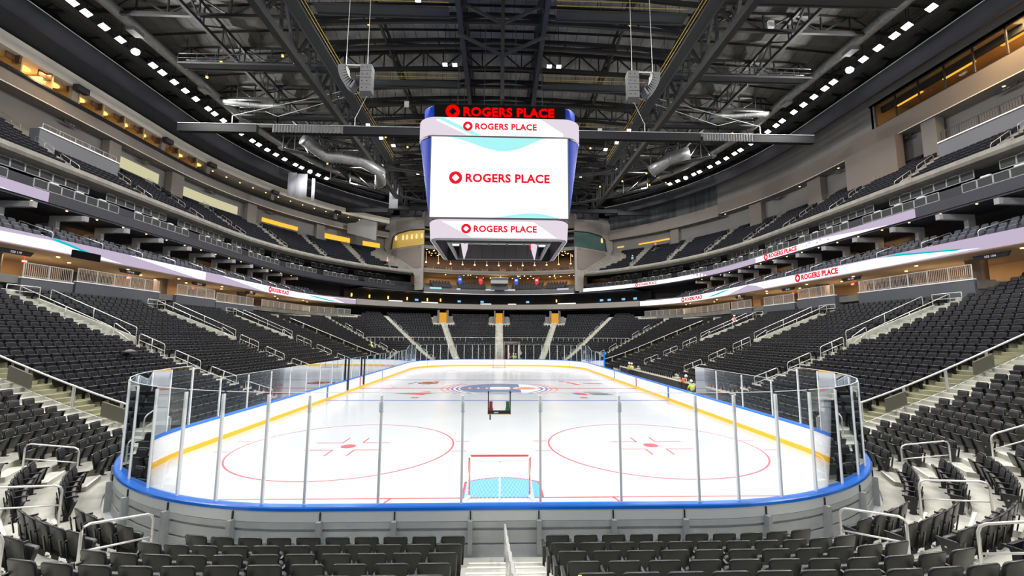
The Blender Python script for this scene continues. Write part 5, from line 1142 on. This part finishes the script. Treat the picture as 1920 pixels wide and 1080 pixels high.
e = empty('scoreboard_mast', (0, 24.0, 24.9), label='dark vertical mast rising from the scoreboard to the roof', cat='mast'); mb = MB(); mb.bar((0, 0, 0), (0, 0, 13), .32); ob('mast', mb.mesh('mast', 'truss'), e); mb = MB()
for z in (4, 7, 10): mb.bar((-3.9, 0, z+2), (0, 0, z), .22); mb.bar((3.9, 0, z+2), (0, 0, z), .22)
ob('brace', mb.mesh('brace', 'truss'), e)
# curved girders following the far end in plan
def ring_truss(pts, z0, z1, label, w=.4):
    P = [Vector((x, y, 0)) for x, y in pts]; Q = []
    for i in range(len(P)-1):
        p0 = P[max(0, i-1)]; p1 = P[i]; p2 = P[i+1]; p3 = P[min(len(P)-1, i+2)]
        for k in range(4):
            t = k/4; Q.append(.5*((2*p1)+(p2-p0)*t+(2*p0-5*p1+4*p2-p3)*t*t+(3*p1-p0-3*p2+p3)*t**3))
    Q.append(P[-1]); c = Vector((Q[0].x, Q[0].y, z0)); e = empty('curved_girder', c, label=label, cat='truss', group='curved girders round the far end')
    for nm, z in (('bottom_chord', z0), ('top_chord', z1)):
        mb = MB(); mb.tube([Vector((q.x, q.y, z))-c for q in Q], w*.6, 4); ob(nm, mb.mesh(nm, 'truss'), e)
    mb = MB(); mb.tube([Vector((q.x, q.y, z0+w*.62))-c for q in Q], .05, 4); ob('chord_edge', mb.mesh('chord_edge', 'trusslt2'), e)
    mb = MB()
    for i in range(len(Q)-1):
        a_, b_ = Q[i], Q[i+1]; z = lambda q, t: Vector((q.x, q.y, z1 if t else z0))-c
        mb.bar(z(a_, i % 2), z(b_, (i+1) % 2), w*.4); mb.bar(z(a_, 0), z(a_, 1), w*.35)
    ob('web', mb.mesh('web', 'truss'), e)
ring_truss([(-33.2, 52.7), (-25, 57), (-13, 61.5), (0, 63.2), (13, 61.5), (25, 57), (33.2, 52.7)], 33, 36.0, 'dark curved girder sweeping across behind the scoreboard, nearer one')
ring_truss([(-30.2, 63.6), (-16, 75.8), (0, 79), (16, 75.8), (30.2, 63.6)], 32.6, 35.5, 'dark curved girder round the far end of the roof, farther one')
# catwalks
def catwalk(pts, label, w=1.1, r=.05, lamps=0, lm='orangelamp', rail='yelrail'):
    P = [Vector(p) for p in pts]; c = P[0].copy(); e = empty('catwalk', c, label=label, cat='catwalk', group='catwalks under the roof')
    mb = MB(); mr = MB(); mp = MB()
    for a, b in zip(P, P[1:]):
        a = a-c; b = b-c; d = (b-a).normalized(); q = Vector((-d.y, d.x, 0))*w/2; mb.ext([a-q, b-q, b+q, a+q], (0, 0, .08)); mb.bar(a-q, b-q, .12, .22); mb.bar(a+q, b+q, .12, .22)
        for s_ in (-1, 1):
            for h in (.55, 1.05): mr.bar(a+q*s_+Vector((0, 0, h)), b+q*s_+Vector((0, 0, h)), .045)
        n = max(1, int((b-a).length/1.8))
        for i in range(n):
            p = a+(b-a)*i/n
            for s_ in (-1, 1): mp = MB(); mp.bar(p+q*s_, p+q*s_+Vector((0, 0, 1.05)), .04); ob('guard_post', mp.mesh('guard_post', 'truss'), e)
            if i % 2 == 0: mp = MB(); mp.bar(p+q, Vector(((p+q).x, (p+q).y, deckz((p+q+c).x)-.64-c.z)), .035); ob('hanger_rod', mp.mesh('hanger_rod', 'truss'), e)
    ob('walkway', mb.mesh('walkway', 'trusslt'), e); ob('guard_rail', mr.mesh('guard_rail', rail), e)
M['yelrail'] = mat('yellow_rail', (.50, .36, .08), .6)
orange = []
for side in (-1, 1):
    catwalk([(side*17.6, 12, 32.4), (side*17.6, 55, 32.4)], 'long catwalk with yellow rails beside the main truss, %s side' % SIDE[side])
    catwalk([FA.P(side, t, 3.4, 34.3) for t in [8+3*i for i in range(25)]], 'outer catwalk following the dark band, %s side' % SIDE[side], rail='trusslt')
for k, y in enumerate((22, 33, 43.6)):
    catwalk([(-34, y, 33.2), (-18.6, y, 33.2)], 'cross catwalk on the left, %s from the camera' % od(k), rail='trusslt'); catwalk([(18.6, y, 33.2), (34, y, 33.2)], 'cross catwalk on the right, %s from the camera' % od(k), rail='trusslt')
    catwalk([(-16.6, y+3, 33.6), (-4.8, y+3, 33.6)], 'inner cross catwalk left of centre, %s from the camera' % od(k)); catwalk([(4.8, y+3, 33.6), (16.6, y+3, 33.6)], 'inner cross catwalk right of centre, %s from the camera' % od(k))
for px, py, y in ((691, 45, 30), (530, 105, 33), (415, 117, 33), (388, 145, 36), (684, 229, 48), (723, 257, 52), (764, 276, 56), (614, 307, 60), (649, 343, 66), (712, 341, 67.5), (1180, 51, 30), (1336, 5, 24), (1186, 231, 48), (1147, 260, 52), (1107, 278, 56), (1266, 306, 60), (1212, 325, 64), (1167, 340, 66), (1218, 347, 68), (1248, 343, 68), (1277, 356, 70), (1373, 251, 46), (1125, 350, 70)):
    d = fw+(px-960)/FPX*rr+(540-py)/FPX*uu; t = (y-CP.y)/d.y; p = CP+d*t; orange.append((round(p.x, 2), y, round(p.z, 2)))
ol = MB(); ol.lathe([(0, -.13), (.11, -.07), (.13, 0), (.11, .07), (0, .13)], (0, 0, 0), 10); OL = ol.mesh('bulb', 'orangelamp', True); of = MB(); of.bar((0, 0, .1), (0, 0, .7), .03); of.box(-.14, .14, -.14, .14, .12, .2); OFM = of.mesh('lamp_bracket', 'truss')
for i, p in enumerate(orange):
    e = empty('work_light', p, label='small orange work lamp under the roof, %s listed' % od(i), cat='lamp', group='orange work lamps'); ob('bulb', OL, e); ob('lamp_bracket', OFM, e)
    if i == 12: _m = MB(); _m.bar((0, 0, .7), (0, 0, deckz(p[0])-.316-p[2]), .03); ob('hanger_rod', _m.mesh('hanger_rod', 'truss'), e)
    if abs(p[1]-67.5) < .01:
        qv = (p[0]+20)/40*6; i_ = int(qv); az = lambda j: 34.3+.9*(1-(2*j/6-1)**2); zb = az(i_)+(az(i_+1)-az(i_))*(qv-i_)-.176
        _m = MB(); _m.bar((0, 0, .2), (0, 0, zb-p[2]), .03); ob('hanger_rod', _m.mesh('hanger_rod', 'truss'), e)
mb = MB(); FC.sweep(mb, -1, rect(-.25, -.06, 10.72, 11.3), 23.0, 25.2); thing('black_screen_unit', mb, 'jet', 'switched-off black screen box on the lower edge of the left LED ribbon', 'screen')
# ------------------------------------------------------------------ floodlights
fb = MB(); fb.box(-.42, .42, -.30, .30, 0, .16); fb.bar((-.46, 0, .05), (-.46, 0, .5), .04); fb.bar((.46, 0, .05), (.46, 0, .5), .04); fb.bar((-.46, 0, .5), (.46, 0, .5), .05); HOU = fb.mesh('lamp_housing', 'trusslt')
fb = MB(); fb.box(-.38, .38, -.26, .26, -.02, 0); LEN = fb.mesh('lamp_lens', 'cool'); fb = MB(); fb.lathe([(0, -.30), (.28, -.2), (.38, 0), (0, .02)], (0, 0, 0), 16); LEN2 = fb.mesh('round_lens', 'cool2', True)
def flood(p, rz, tilt, label, group, big=False):
    e = empty('floodlight', p, label=label, cat='floodlight', group=group); e.rotation_euler = (tilt, 0, rz); ob('lamp_housing', HOU, e); ob('lamp_lens' if not big else 'round_lens', LEN if not big else LEN2, e); return e
for side in (-1, 1):
    for i in range(34):
        t = 9+1.75*i+(.5 if i % 5 == 4 else 0); x, y, n = FA.pt(side, t, 1.6); _f = flood(FA.P(side, t, 1.75, 33.8), math.atan2(n[1], n[0])+QA, -.55, 'bright floodlight in the long row on the %s side, %s from the camera' % (SIDE[side], od(i)), 'rows of floodlights', big=(i % 9 == 4)); FP = FA.P(side, t, 1.75, 33.8); HR = MB(); HR.bar((0, 0, .1), (0, 0, deckz(FP.x)-.72-FP.z), .04); _h = ob('hanger_rod', HR.mesh('hanger_rod', 'truss'), _f); _h.rotation_euler = (.55, 0, 0)
for i, (x, y, z) in enumerate(((-5.9, 31, 32.7), (-4.9, 31, 32.7), (4.9, 31, 32.8), (5.9, 31, 32.8), (-7.6, 22, 34.2), (-7.3, 23.5, 33.5), (7.4, 22, 34.0), (7.9, 23, 33.9), (-16.4, 40, 30.6), (-15.9, 41.5, 30.5), (-15.6, 43, 30.4), (16.0, 40, 30.6), (15.6, 41.5, 30.5), (15.3, 43, 30.4), (-14.5, 44.9, 30.3), (14.3, 44.9, 30.3), (-15.6, 67.5, 35.3), (-14.4, 68.5, 35.2), (-12.9, 69.4, 35.0), (-11.3, 70.2, 34.8), (15.4, 67.5, 35.3), (14.2, 68.5, 35.2), (12.7, 69.4, 35.0), (11.1, 70.2, 34.8))):
    HR = MB(); HR.bar((0, 0, 0), (0, 0, 38.35-z), .05); _f = flood((x, y, z), 0, -.75, 'floodlight hung near the middle of the roof, item %s' % od(i), 'inner floodlights'); _f.scale = (.6, .6, .6); _h = ob('hanger_rod', HR.mesh('hanger_rod', 'truss'), _f); _h.rotation_euler = (.75, 0, 0); _h.scale = (1/.6,)*3
# ------------------------------------------------------------------ ducts
def duct(pts, r, label, boxes=(), mats='duct'):
    P = [Vector(p) for p in pts]; c = P[0].copy(); e = empty('air_duct', c, label=label, cat='duct', group='silver air ducts'); mb = MB()
    Q = []
    for a, b in zip(P, P[1:]):
        n = max(1, int((b-a).length/1.2))
        for i in range(n): Q.append(a+(b-a)*i/n)
    Q.append(P[-1]); mb.tube([q-c for q in Q], r, 14); ob('duct_tube', mb.mesh('duct_tube', mats, True), e)
    mb = MB()
    for q0, q1 in zip(Q[::2], Q[1::2]): d = (q1-q0).normalized(); mb.tube([q0-c, q0-c+d*.08], r*1.06, 14)
    ob('duct_seam', mb.mesh('duct_seam', mats, True), e)
    for q in (Q[1], Q[len(Q)//2], Q[-2]): mb = MB(); mb.bar(q-c, Vector((q.x, q.y, deckz(q.x)-.2))-c, .05); ob('duct_hanger', mb.mesh('duct_hanger', 'truss'), e)
    for k in boxes:
        p = Q[int(k*(len(Q)-1))]-c; mb = MB(); mb.box(p.x-r*.8, p.x+r*.8, p.y-.6, p.y+.6, p.z-r*1.4, p.z-r*.5); ob('duct_grille', mb.mesh('duct_grille', 'ductbox'), e)
for side in (-1, 1):
    duct([FA.P(side, t, .45, 35.2) for t in [6+2*i for i in range(38)]], .52, 'large silver air duct following the outer catwalk on the %s side' % SIDE[side], (.08, .2, .33, .46, .58, .7))
    duct([(side*35.3, 20, 35.0), (side*32, 20.3, 34.9), (side*29, 20.3, 34.9)], .33, 'short flexible silver duct near the camera, %s side' % SIDE[side])
    duct([(side*34, 40, 33.2), (side*30, 41, 33.3), (side*27, 41, 33.4)], .3, 'thin flexible silver duct in mid roof, %s side' % SIDE[side])
duct([(-27.5, 47, 32.0), (-25.5, 50, 30.8), (-23.5, 50.5, 30.9), (-21, 52, 31.0), (-18.8, 54, 30.2), (-19.2, 56, 29.0)], .85, 'fat silver duct bending behind the curtain truss on the left')
duct([(23.2, 52, 30.2), (25.2, 50, 31.4), (27.8, 49, 32.0)], .95, 'fat short silver duct behind the curtain truss on the right')
duct([(-14, 82, 32.3), (14, 82, 32.3)], .4, 'long straight silver duct across the far end'); 
# ------------------------------------------------------------------ curtain truss
e = empty('curtain_truss', (0, 38, 28.2), label='long black horizontal truss with folded grey curtains crossing behind the scoreboard top', cat='truss')
mb = MB()
for a, b in ((-37.5, -28.5), (-26.5, 24), (29, 38)): mb.box(a, b, -.3, .3, .1, 1.05); 
ob('truss_cover', mb.mesh('truss_cover', 'trusscov'), e)
for a, b in ((-26.6, -18.5), (24.2, 30.5)):
    mb = MB(); n = int((b-a)/.16); vs = []
    for i in range(n+1):
        x = a+(b-a)*i/n; y = -.35-.09*(i % 2)
        vs += [(x, y, .12-.04*((i*7) % 3)), (x, y, .95)]
    mb.add(vs, [(2*i, 2*i+2, 2*i+3, 2*i+1) for i in range(n)]); ob('folded_curtain', mb.mesh('folded_curtain', 'curtlt'), e)
mb = MB(); mb.box(-37.5, 38, -.33, .33, 1.05, 1.09); ob('truss_edge', mb.mesh('truss_edge', 'alu'), e)
mb = MB()
for x0, x1, z1 in ((-26.3, -15.8, 7.0), (-31.5, -15.8, 7.6), (-17.3, -15.8, 6.8), (26.3, 15.8, 7.0), (31.5, 15.8, 7.6), (17.3, 15.8, 6.8), (-26.3, -27.8, 4), (26.3, 28.5, 4)): mb.bar((x0, 0, 1.1), (x0, 0, 2.2), .08); mb.bar((x0, 0, 2.2), (x1, 0, z1-1.2), .045)
ob('suspension_cable', mb.mesh('suspension_cable', 'alu'), e)
e = empty('far_curtain_truss', (0, 74, 29.6), label='black curtain trusses in front of the far end, either side of the scoreboard', cat='truss')
for a, b, z in ((-31, -22.6, 0), (-22.5, -14.5, .6), (14.5, 24, .5), (24.1, 31, .1)):
    mb = MB(); mb.box(a, b, -.3, .3, z, z+.75); ob('truss_cover', mb.mesh('truss_cover', 'trusscov'), e)
# ------------------------------------------------------------------ speakers
def speaker(x, y, z, side, label):
    e = empty('line_array_speaker', (x, y, z), label=label, cat='speaker', group='hanging line array speakers'); mb = MB()
    for i in range(4):
        mb.box(-.42, .42, -.35, .35, -.54*(i+1)+.03, -.54*i)
        for q in (-.25, .1): mb.box(q-.05, q+.05, -.37, -.35, -.54*i-.28, -.54*i-.20, 1)
    ob('speaker_cabinet', mb.mesh('speaker_cabinet', ['speaker', 'black']), e)
    mb = MB(); n = 9
    for i in range(n):
        a = 1.35*(i+.5)/n; nv = Vector((1.55*math.cos(a), 0, -side*math.sin(a))).normalized(); tv = Vector((-side*math.sin(a), 0, -1.55*math.cos(a))).normalized(); mb.obox((side*(1.75-1.1*(1-math.cos(a))), 0, -.1-1.6*math.sin(a)), nv*.30, (0, .4, 0), tv*.125)
    ob('curved_cabinet', mb.mesh('curved_cabinet', 'speaker'), e)
    mb = MB(); mb.bar((-.3, 0, .1), (side*1.9, 0, .1), .08); mb.bar((0, 0, .1), (-.0, 0, 11), .035); mb.bar((side*1.6, 0, .1), (side*1.5, 0, 11), .035); ob('rigging', mb.mesh('rigging', 'alu'), e)
speaker(-10.15, 20, 24.9, -1, 'grey line array speakers hanging left of the scoreboard'); speaker(9.9, 20, 24.9, 1, 'grey line array speakers hanging right of the scoreboard')
# hanging white banners at the left
for i, (x, y, w, z0, z1) in enumerate(((-35.6, 61, .75, 28.5, 32.6), (-34.0, 61, .95, 28.1, 32.4), (-32.0, 61, .25, 27.6, 31.6), (-20.6, 70, .85, 29.3, 34))):
    mb = MB(); n = 8
    for j in range(n): a = -w+2*w*j/n; b = -w+2*w*(j+1)/n; f = lambda q: .05*math.sin(q*5); mb.add([(a, f(a), z0-z1), (b, f(b), z0-z1), (b, f(b), 0), (a, f(a), 0), (a, f(a)+.03, z0-z1), (b, f(b)+.03, z0-z1), (b, f(b)+.03, 0), (a, f(a)+.03, 0)], [(0, 1, 2, 3), (4, 7, 6, 5), (0, 4, 5, 1), (3, 2, 6, 7)])
    tag(ob('hanging_banner', mb.mesh('hanging_banner', 'cloth', True), loc=(x, y, z1)), 'plain white cloth banner hanging at the left of the roof, %s from the left' % od(i), 'banner', 'hanging white banners')
# small white junction boxes under the deck
for i, (x, y, z) in enumerate(((-20.5, 25, 35.4), (-12, 41, 34), (20.6, 23, 35.5), (17, 34, 34), (13.6, 45, 33), (-22, 33, 34), (26, 27, 35))):
    mb = MB(); mb.box(-.28, .28, -.1, .1, -.35, .35); tag(ob('wall_mounted_box', mb.mesh('wall_mounted_box', 'ledge'), loc=(x, y, z)), 'small white box fixed under the roof, item %s' % od(i), 'box', 'white boxes under the roof')
# ------------------------------------------------------------------ workers
def skin(name, joints, edges, rads, m, parent, sub=1):
    me = bpy.data.meshes.new('tmp'); me.from_pydata(joints, edges, []); o = bpy.data.objects.new('tmp', me); COL.objects.link(o)
    md = o.modifiers.new('s', 'SKIN'); md.use_smooth_shade = True; md2 = o.modifiers.new('u', 'SUBSURF'); md2.levels = sub; md2.render_levels = sub
    for i, r in enumerate(rads): me.skin_vertices[0].data[i].radius = (r, r*.85) if isinstance(r, float) else r
    me.skin_vertices[0].data[0].use_root = True
    dg = bpy.context.evaluated_depsgraph_get(); n = bpy.data.meshes.new_from_object(o.evaluated_get(dg)); bpy.data.objects.remove(o); n.materials.clear(); n.materials.append(M[m])
    return ob(name, n, parent)
def person(loc, rz, vest, label, pose='stand', shirt='jean', scale=1.0, hat=True):
    e = empty('person', loc, rz, label=label, cat='person'); e.scale = (scale,)*3
    lean = {'stand': 0, 'bend': .32, 'sit': .05, 'walk': .05}[pose]
    if pose == 'sit':
        J = dict(pel=(0, 0, .50), ch=(0, .05, .95), nk=(0, .08, 1.08), hd=(0, .12, 1.25), ls=(-.19, .05, .98), le=(-.28, .18, .74), lh=(-.18, .40, .62), lk=(-.12, .44, .50), lf=(-.12, .46, .08), lt=(-.12, .62, .05))
    else:
        J = dict(pel=(0, 0, .95), ch=(0, lean, 1.36-lean*.35), nk=(0, lean*1.2, 1.50-lean*.45), hd=(0, lean*1.35+.02, 1.67-lean*.6), ls=(-.19, lean, 1.40-lean*.4), le=(-.26, lean+.06, 1.12-lean*.3), lh=(-.18, lean+.28, 1.02-lean*.4), lk=(-.11, .04+(.12 if pose == 'walk' else 0), .50), lf=(-.12, (.12 if pose == 'walk' else 0), .08), lt=(-.12, .15+(.12 if pose == 'walk' else 0), .04))
    mir = lambda p, dy=0: (-p[0], p[1]+dy, p[2])
    dy = -.22 if pose == 'walk' else 0
    V = [J['pel'], J['ch'], J['nk'], J['hd'], J['ls'], J['le'], J['lh'], mir(J['ls']), mir(J['le'], -.1), mir(J['lh'], -.08), (-.10, 0, J['pel'][2]-.05), J['lk'], J['lf'], J['lt'], (.10, 0, J['pel'][2]-.05), mir(J['lk'], dy*.6), mir(J['lf'], dy), mir(J['lt'], dy)]
    E = [(0, 1), (1, 2), (2, 3), (1, 4), (4, 5), (5, 6), (1, 7), (7, 8), (8, 9), (0, 10), (10, 11), (11, 12), (12, 13), (0, 14), (14, 15), (15, 16), (16, 17)]
    Rr = [.13, .15, .055, .095, .06, .048, .038, .06, .048, .038, .09, .062, .042, .045, .09, .062, .042, .045]
    skin('body', V, E, Rr, 'skin', e)
    skin('jacket', [V[0], V[1], V[4], V[5], V[7], V[8]], [(0, 1), (1, 2), (2, 3), (1, 4), (4, 5)], [.155, .18, .085, .066, .085, .066], vest, e)
    skin('trousers', [V[0], V[10], V[11], V[12], V[14], V[15], V[16]], [(0, 1), (1, 2), (2, 3), (0, 4), (4, 5), (5, 6)], [.14, .105, .08, .062, .105, .08, .062], 'jean', e)
    mb = MB(); z = J['ch'][2]; y = J['ch'][1]; 
    for s_ in (-1, 1): mb.obox((s_*.09, y-.16, z-.1), (.025, 0, 0), (0, .015, 0), (0, 0, .2)); mb.obox((s_*.09, y+.16, z-.1), (.025, 0, 0), (0, .015, 0), (0, 0, .2))
    ob('reflective_strip', mb.mesh('reflective_strip', 'hiR'), e)
    if hat:
        mb = MB(); h = J['hd']; mb.lathe([(.15, .02), (.125, .02), (.125, .06), (.11, .12), (.07, .165), (0, .18)], h, 14); ob('hard_hat', mb.mesh('hard_hat', 'hat', True), e)
    mb = MB(); h = J['hd']; mb.box(h[0]-.035, h[0]-.018, h[1]+.088, h[1]+.10, h[2]-.0, h[2]+.012); mb.box(h[0]+.018, h[0]+.035, h[1]+.088, h[1]+.10, h[2]-.0, h[2]+.012); mb.box(-.02, .02, h[1]+.085, h[1]+.097, h[2]-.052, h[2]-.044); ob('face_features', mb.mesh('face_features', 'black'), e)
    for s_, hd in ((-1, V[6]), (1, V[9])):
        mb = MB(); hv = Vector(hd); 
        for f in range(4): mb.tube([hv+Vector((-.025+.017*f, .02, -.01)), hv+Vector((-.025+.017*f, .06, -.03)), hv+Vector((-.025+.017*f, .075-.004*abs(f-1.5), -.06))], .008, 5)
        mb.tube([hv+Vector((s_*.03, 0, 0)), hv+Vector((s_*.045, .035, -.02)), hv+Vector((s_*.03, .055, -.035))], .009, 5); ob('hand', mb.mesh('hand', 'skin', True), e)
    return e
person((15.6, 41.0, 0.0), PI*.6, 'hiO', 'person in orange vest and white helmet standing behind the right boards, looking down')
person((15.6, 40.1, 0.0), PI*.2, 'hiY', 'person in yellow vest standing beside the one in orange, behind the right boards')
person((15.6, 26.7, 0.0), PI*1.3, 'hiO', 'person in orange vest bending near the end of the right glass', 'bend')
person((15.55, 24.4, -.0), PI*.05, 'hiY', 'person in yellow vest and white helmet crouching, seen from behind beside the right glass', 'sit')
person((28.6, 40.9, tz_at(15.6)+.02), -PI*.45, 'hiO', 'person in orange jacket and white helmet climbing the right stand stairs', 'walk')
person((-20.3, 58.6, tz_at(6)+.1), PI*.9, 'hiY', 'person in yellow vest standing low in the far left stand')
person((1.75, 63.3, .125), PI*.9, 'hiO', 'person in orange behind the far glass, left one at the entrance'); person((2.45, 64.1, .125), PI*1.1, 'hiY', 'person in yellow behind the far glass, middle of the entrance'); person((2.85, 63.0, .125), PI, 'hiY', 'person in green yellow behind the far glass, right side of the entrance')
def upz(side, t, o): 
    for oo, z in UB[::-1]:
        if o >= oo: return z
    return UB[0][1]
for side, t, o, v, lab in ((-1, 81.0, 2.6, 'hiO', 'person in orange standing in the upper bowl left of the far portal wall'), (1, 76.5, 3.5, 'shirtb', 'person in blue on the upper bowl steps at the far right'), (1, 74.0, 8.0, 'hiO', 'person in orange at the top of the upper bowl steps, far right')):
    x, y, n = FA.pt(side, t, o); person((x, y, upz(side, t, o+.1)+.05), math.atan2(n[1], n[0])-QA, v, lab)
# ------------------------------------------------------------------ odds and ends
def coil_item(): pass
mb = MB(); mb.lathe([(0, 0), (.35, 0), (.38, .04), (.3, .12), (.12, .2), (0, .22)], (0, 0, 0), 18); tag(ob('round_tray', mb.mesh('round_tray', ['signb'], True), loc=(-21.8, 15.8, 3.76)), 'round black lid with a bright rim lying on seats in the left stand', 'lid')
for i, (n_, k_, x, y, z) in enumerate(((0, 0, 0.80, -4.72, 2.03), (0, 0, .0, 0, 0))[:1]):
    mb = MB(); mb.box(-.02, .02, -.01, .01, -.05, .02); tag(ob('yellow_tag', mb.mesh('yellow_tag', 'yel'), loc=(x, y-.04, z+.0)), 'small yellow tag stuck on the back of a near seat right of the steps', 'tag')
# ------------------------------------------------------------------ labels that place look-alikes by what stands round them
bpy.context.view_layer.update()
def relabel(stem_, text, key, side_of=True):
    L = [o for o in COL.objects if o.parent is None and o.name.split('.')[0] == stem_]
    for side in ((-1, 1) if side_of else (0,)):
        G = sorted([o for o in L if not side_of or (o.location.x < 0) == (side < 0)], key=key)
        for i, o in enumerate(G): o['label'] = text % ((SIDE[side], od(i)) if side_of else od(i))
relabel('work_light', 'small orange work lamp under the roof, %s half, %s from the camera', lambda o: (o.location.y, abs(o.location.x)))
relabel('wall_mounted_box', 'small white box fixed under the roof, %s half, %s from the camera', lambda o: o.location.y)
relabel('wall_sconce', 'glowing amber wall sconce in the far end suites, %s from the left', lambda o: o.location.x, False)
fl_ = [o for o in COL.objects if o.parent is None and o.get('group') == 'inner floodlights']
for side in (-1, 1):
    for i, o in enumerate(sorted([o for o in fl_ if (o.location.x < 0) == (side < 0)], key=lambda o: (o.location.y, abs(o.location.x)))):
        o['label'] = 'small floodlight hung near mid roof, %s half, %s from the camera' % (SIDE[side], od(i))
for st, txt in (('led_sign', 'pale low LED panel on the far end club balcony, %s from the left'), ('led_strip', 'thin white LED strip standing on the far grey fascia, %s from the left')):
    L = [o for o in COL.objects if o.parent is None and o.name.split('.')[0] == st]
    for i, o in enumerate(sorted(L, key=lambda o: sum(v.co.x for v in o.data.vertices)/len(o.data.vertices))): o['label'] = txt % od(i)
L = [o for o in COL.objects if o.parent is None and o.name.split('.')[0] == 'wall_block']
for side in (-1, 1):
    c = lambda o: (sum(v.co.x for v in o.data.vertices)/len(o.data.vertices), sum(v.co.y for v in o.data.vertices)/len(o.data.vertices))
    for i, o in enumerate(sorted([o for o in L if (c(o)[0] < 0) == (side < 0)], key=lambda o: c(o)[1])):
        nm = o.data.materials[0].name.split('_')[0]
        o['label'] = '%s wall block behind the %s upper bowl, %s from the camera' % ({'blue': 'low blue grey', 'taupe': 'taupe', 'grey': 'grey', 'beige': 'beige'}.get(nm, 'plain'), SIDE[side], od(i))
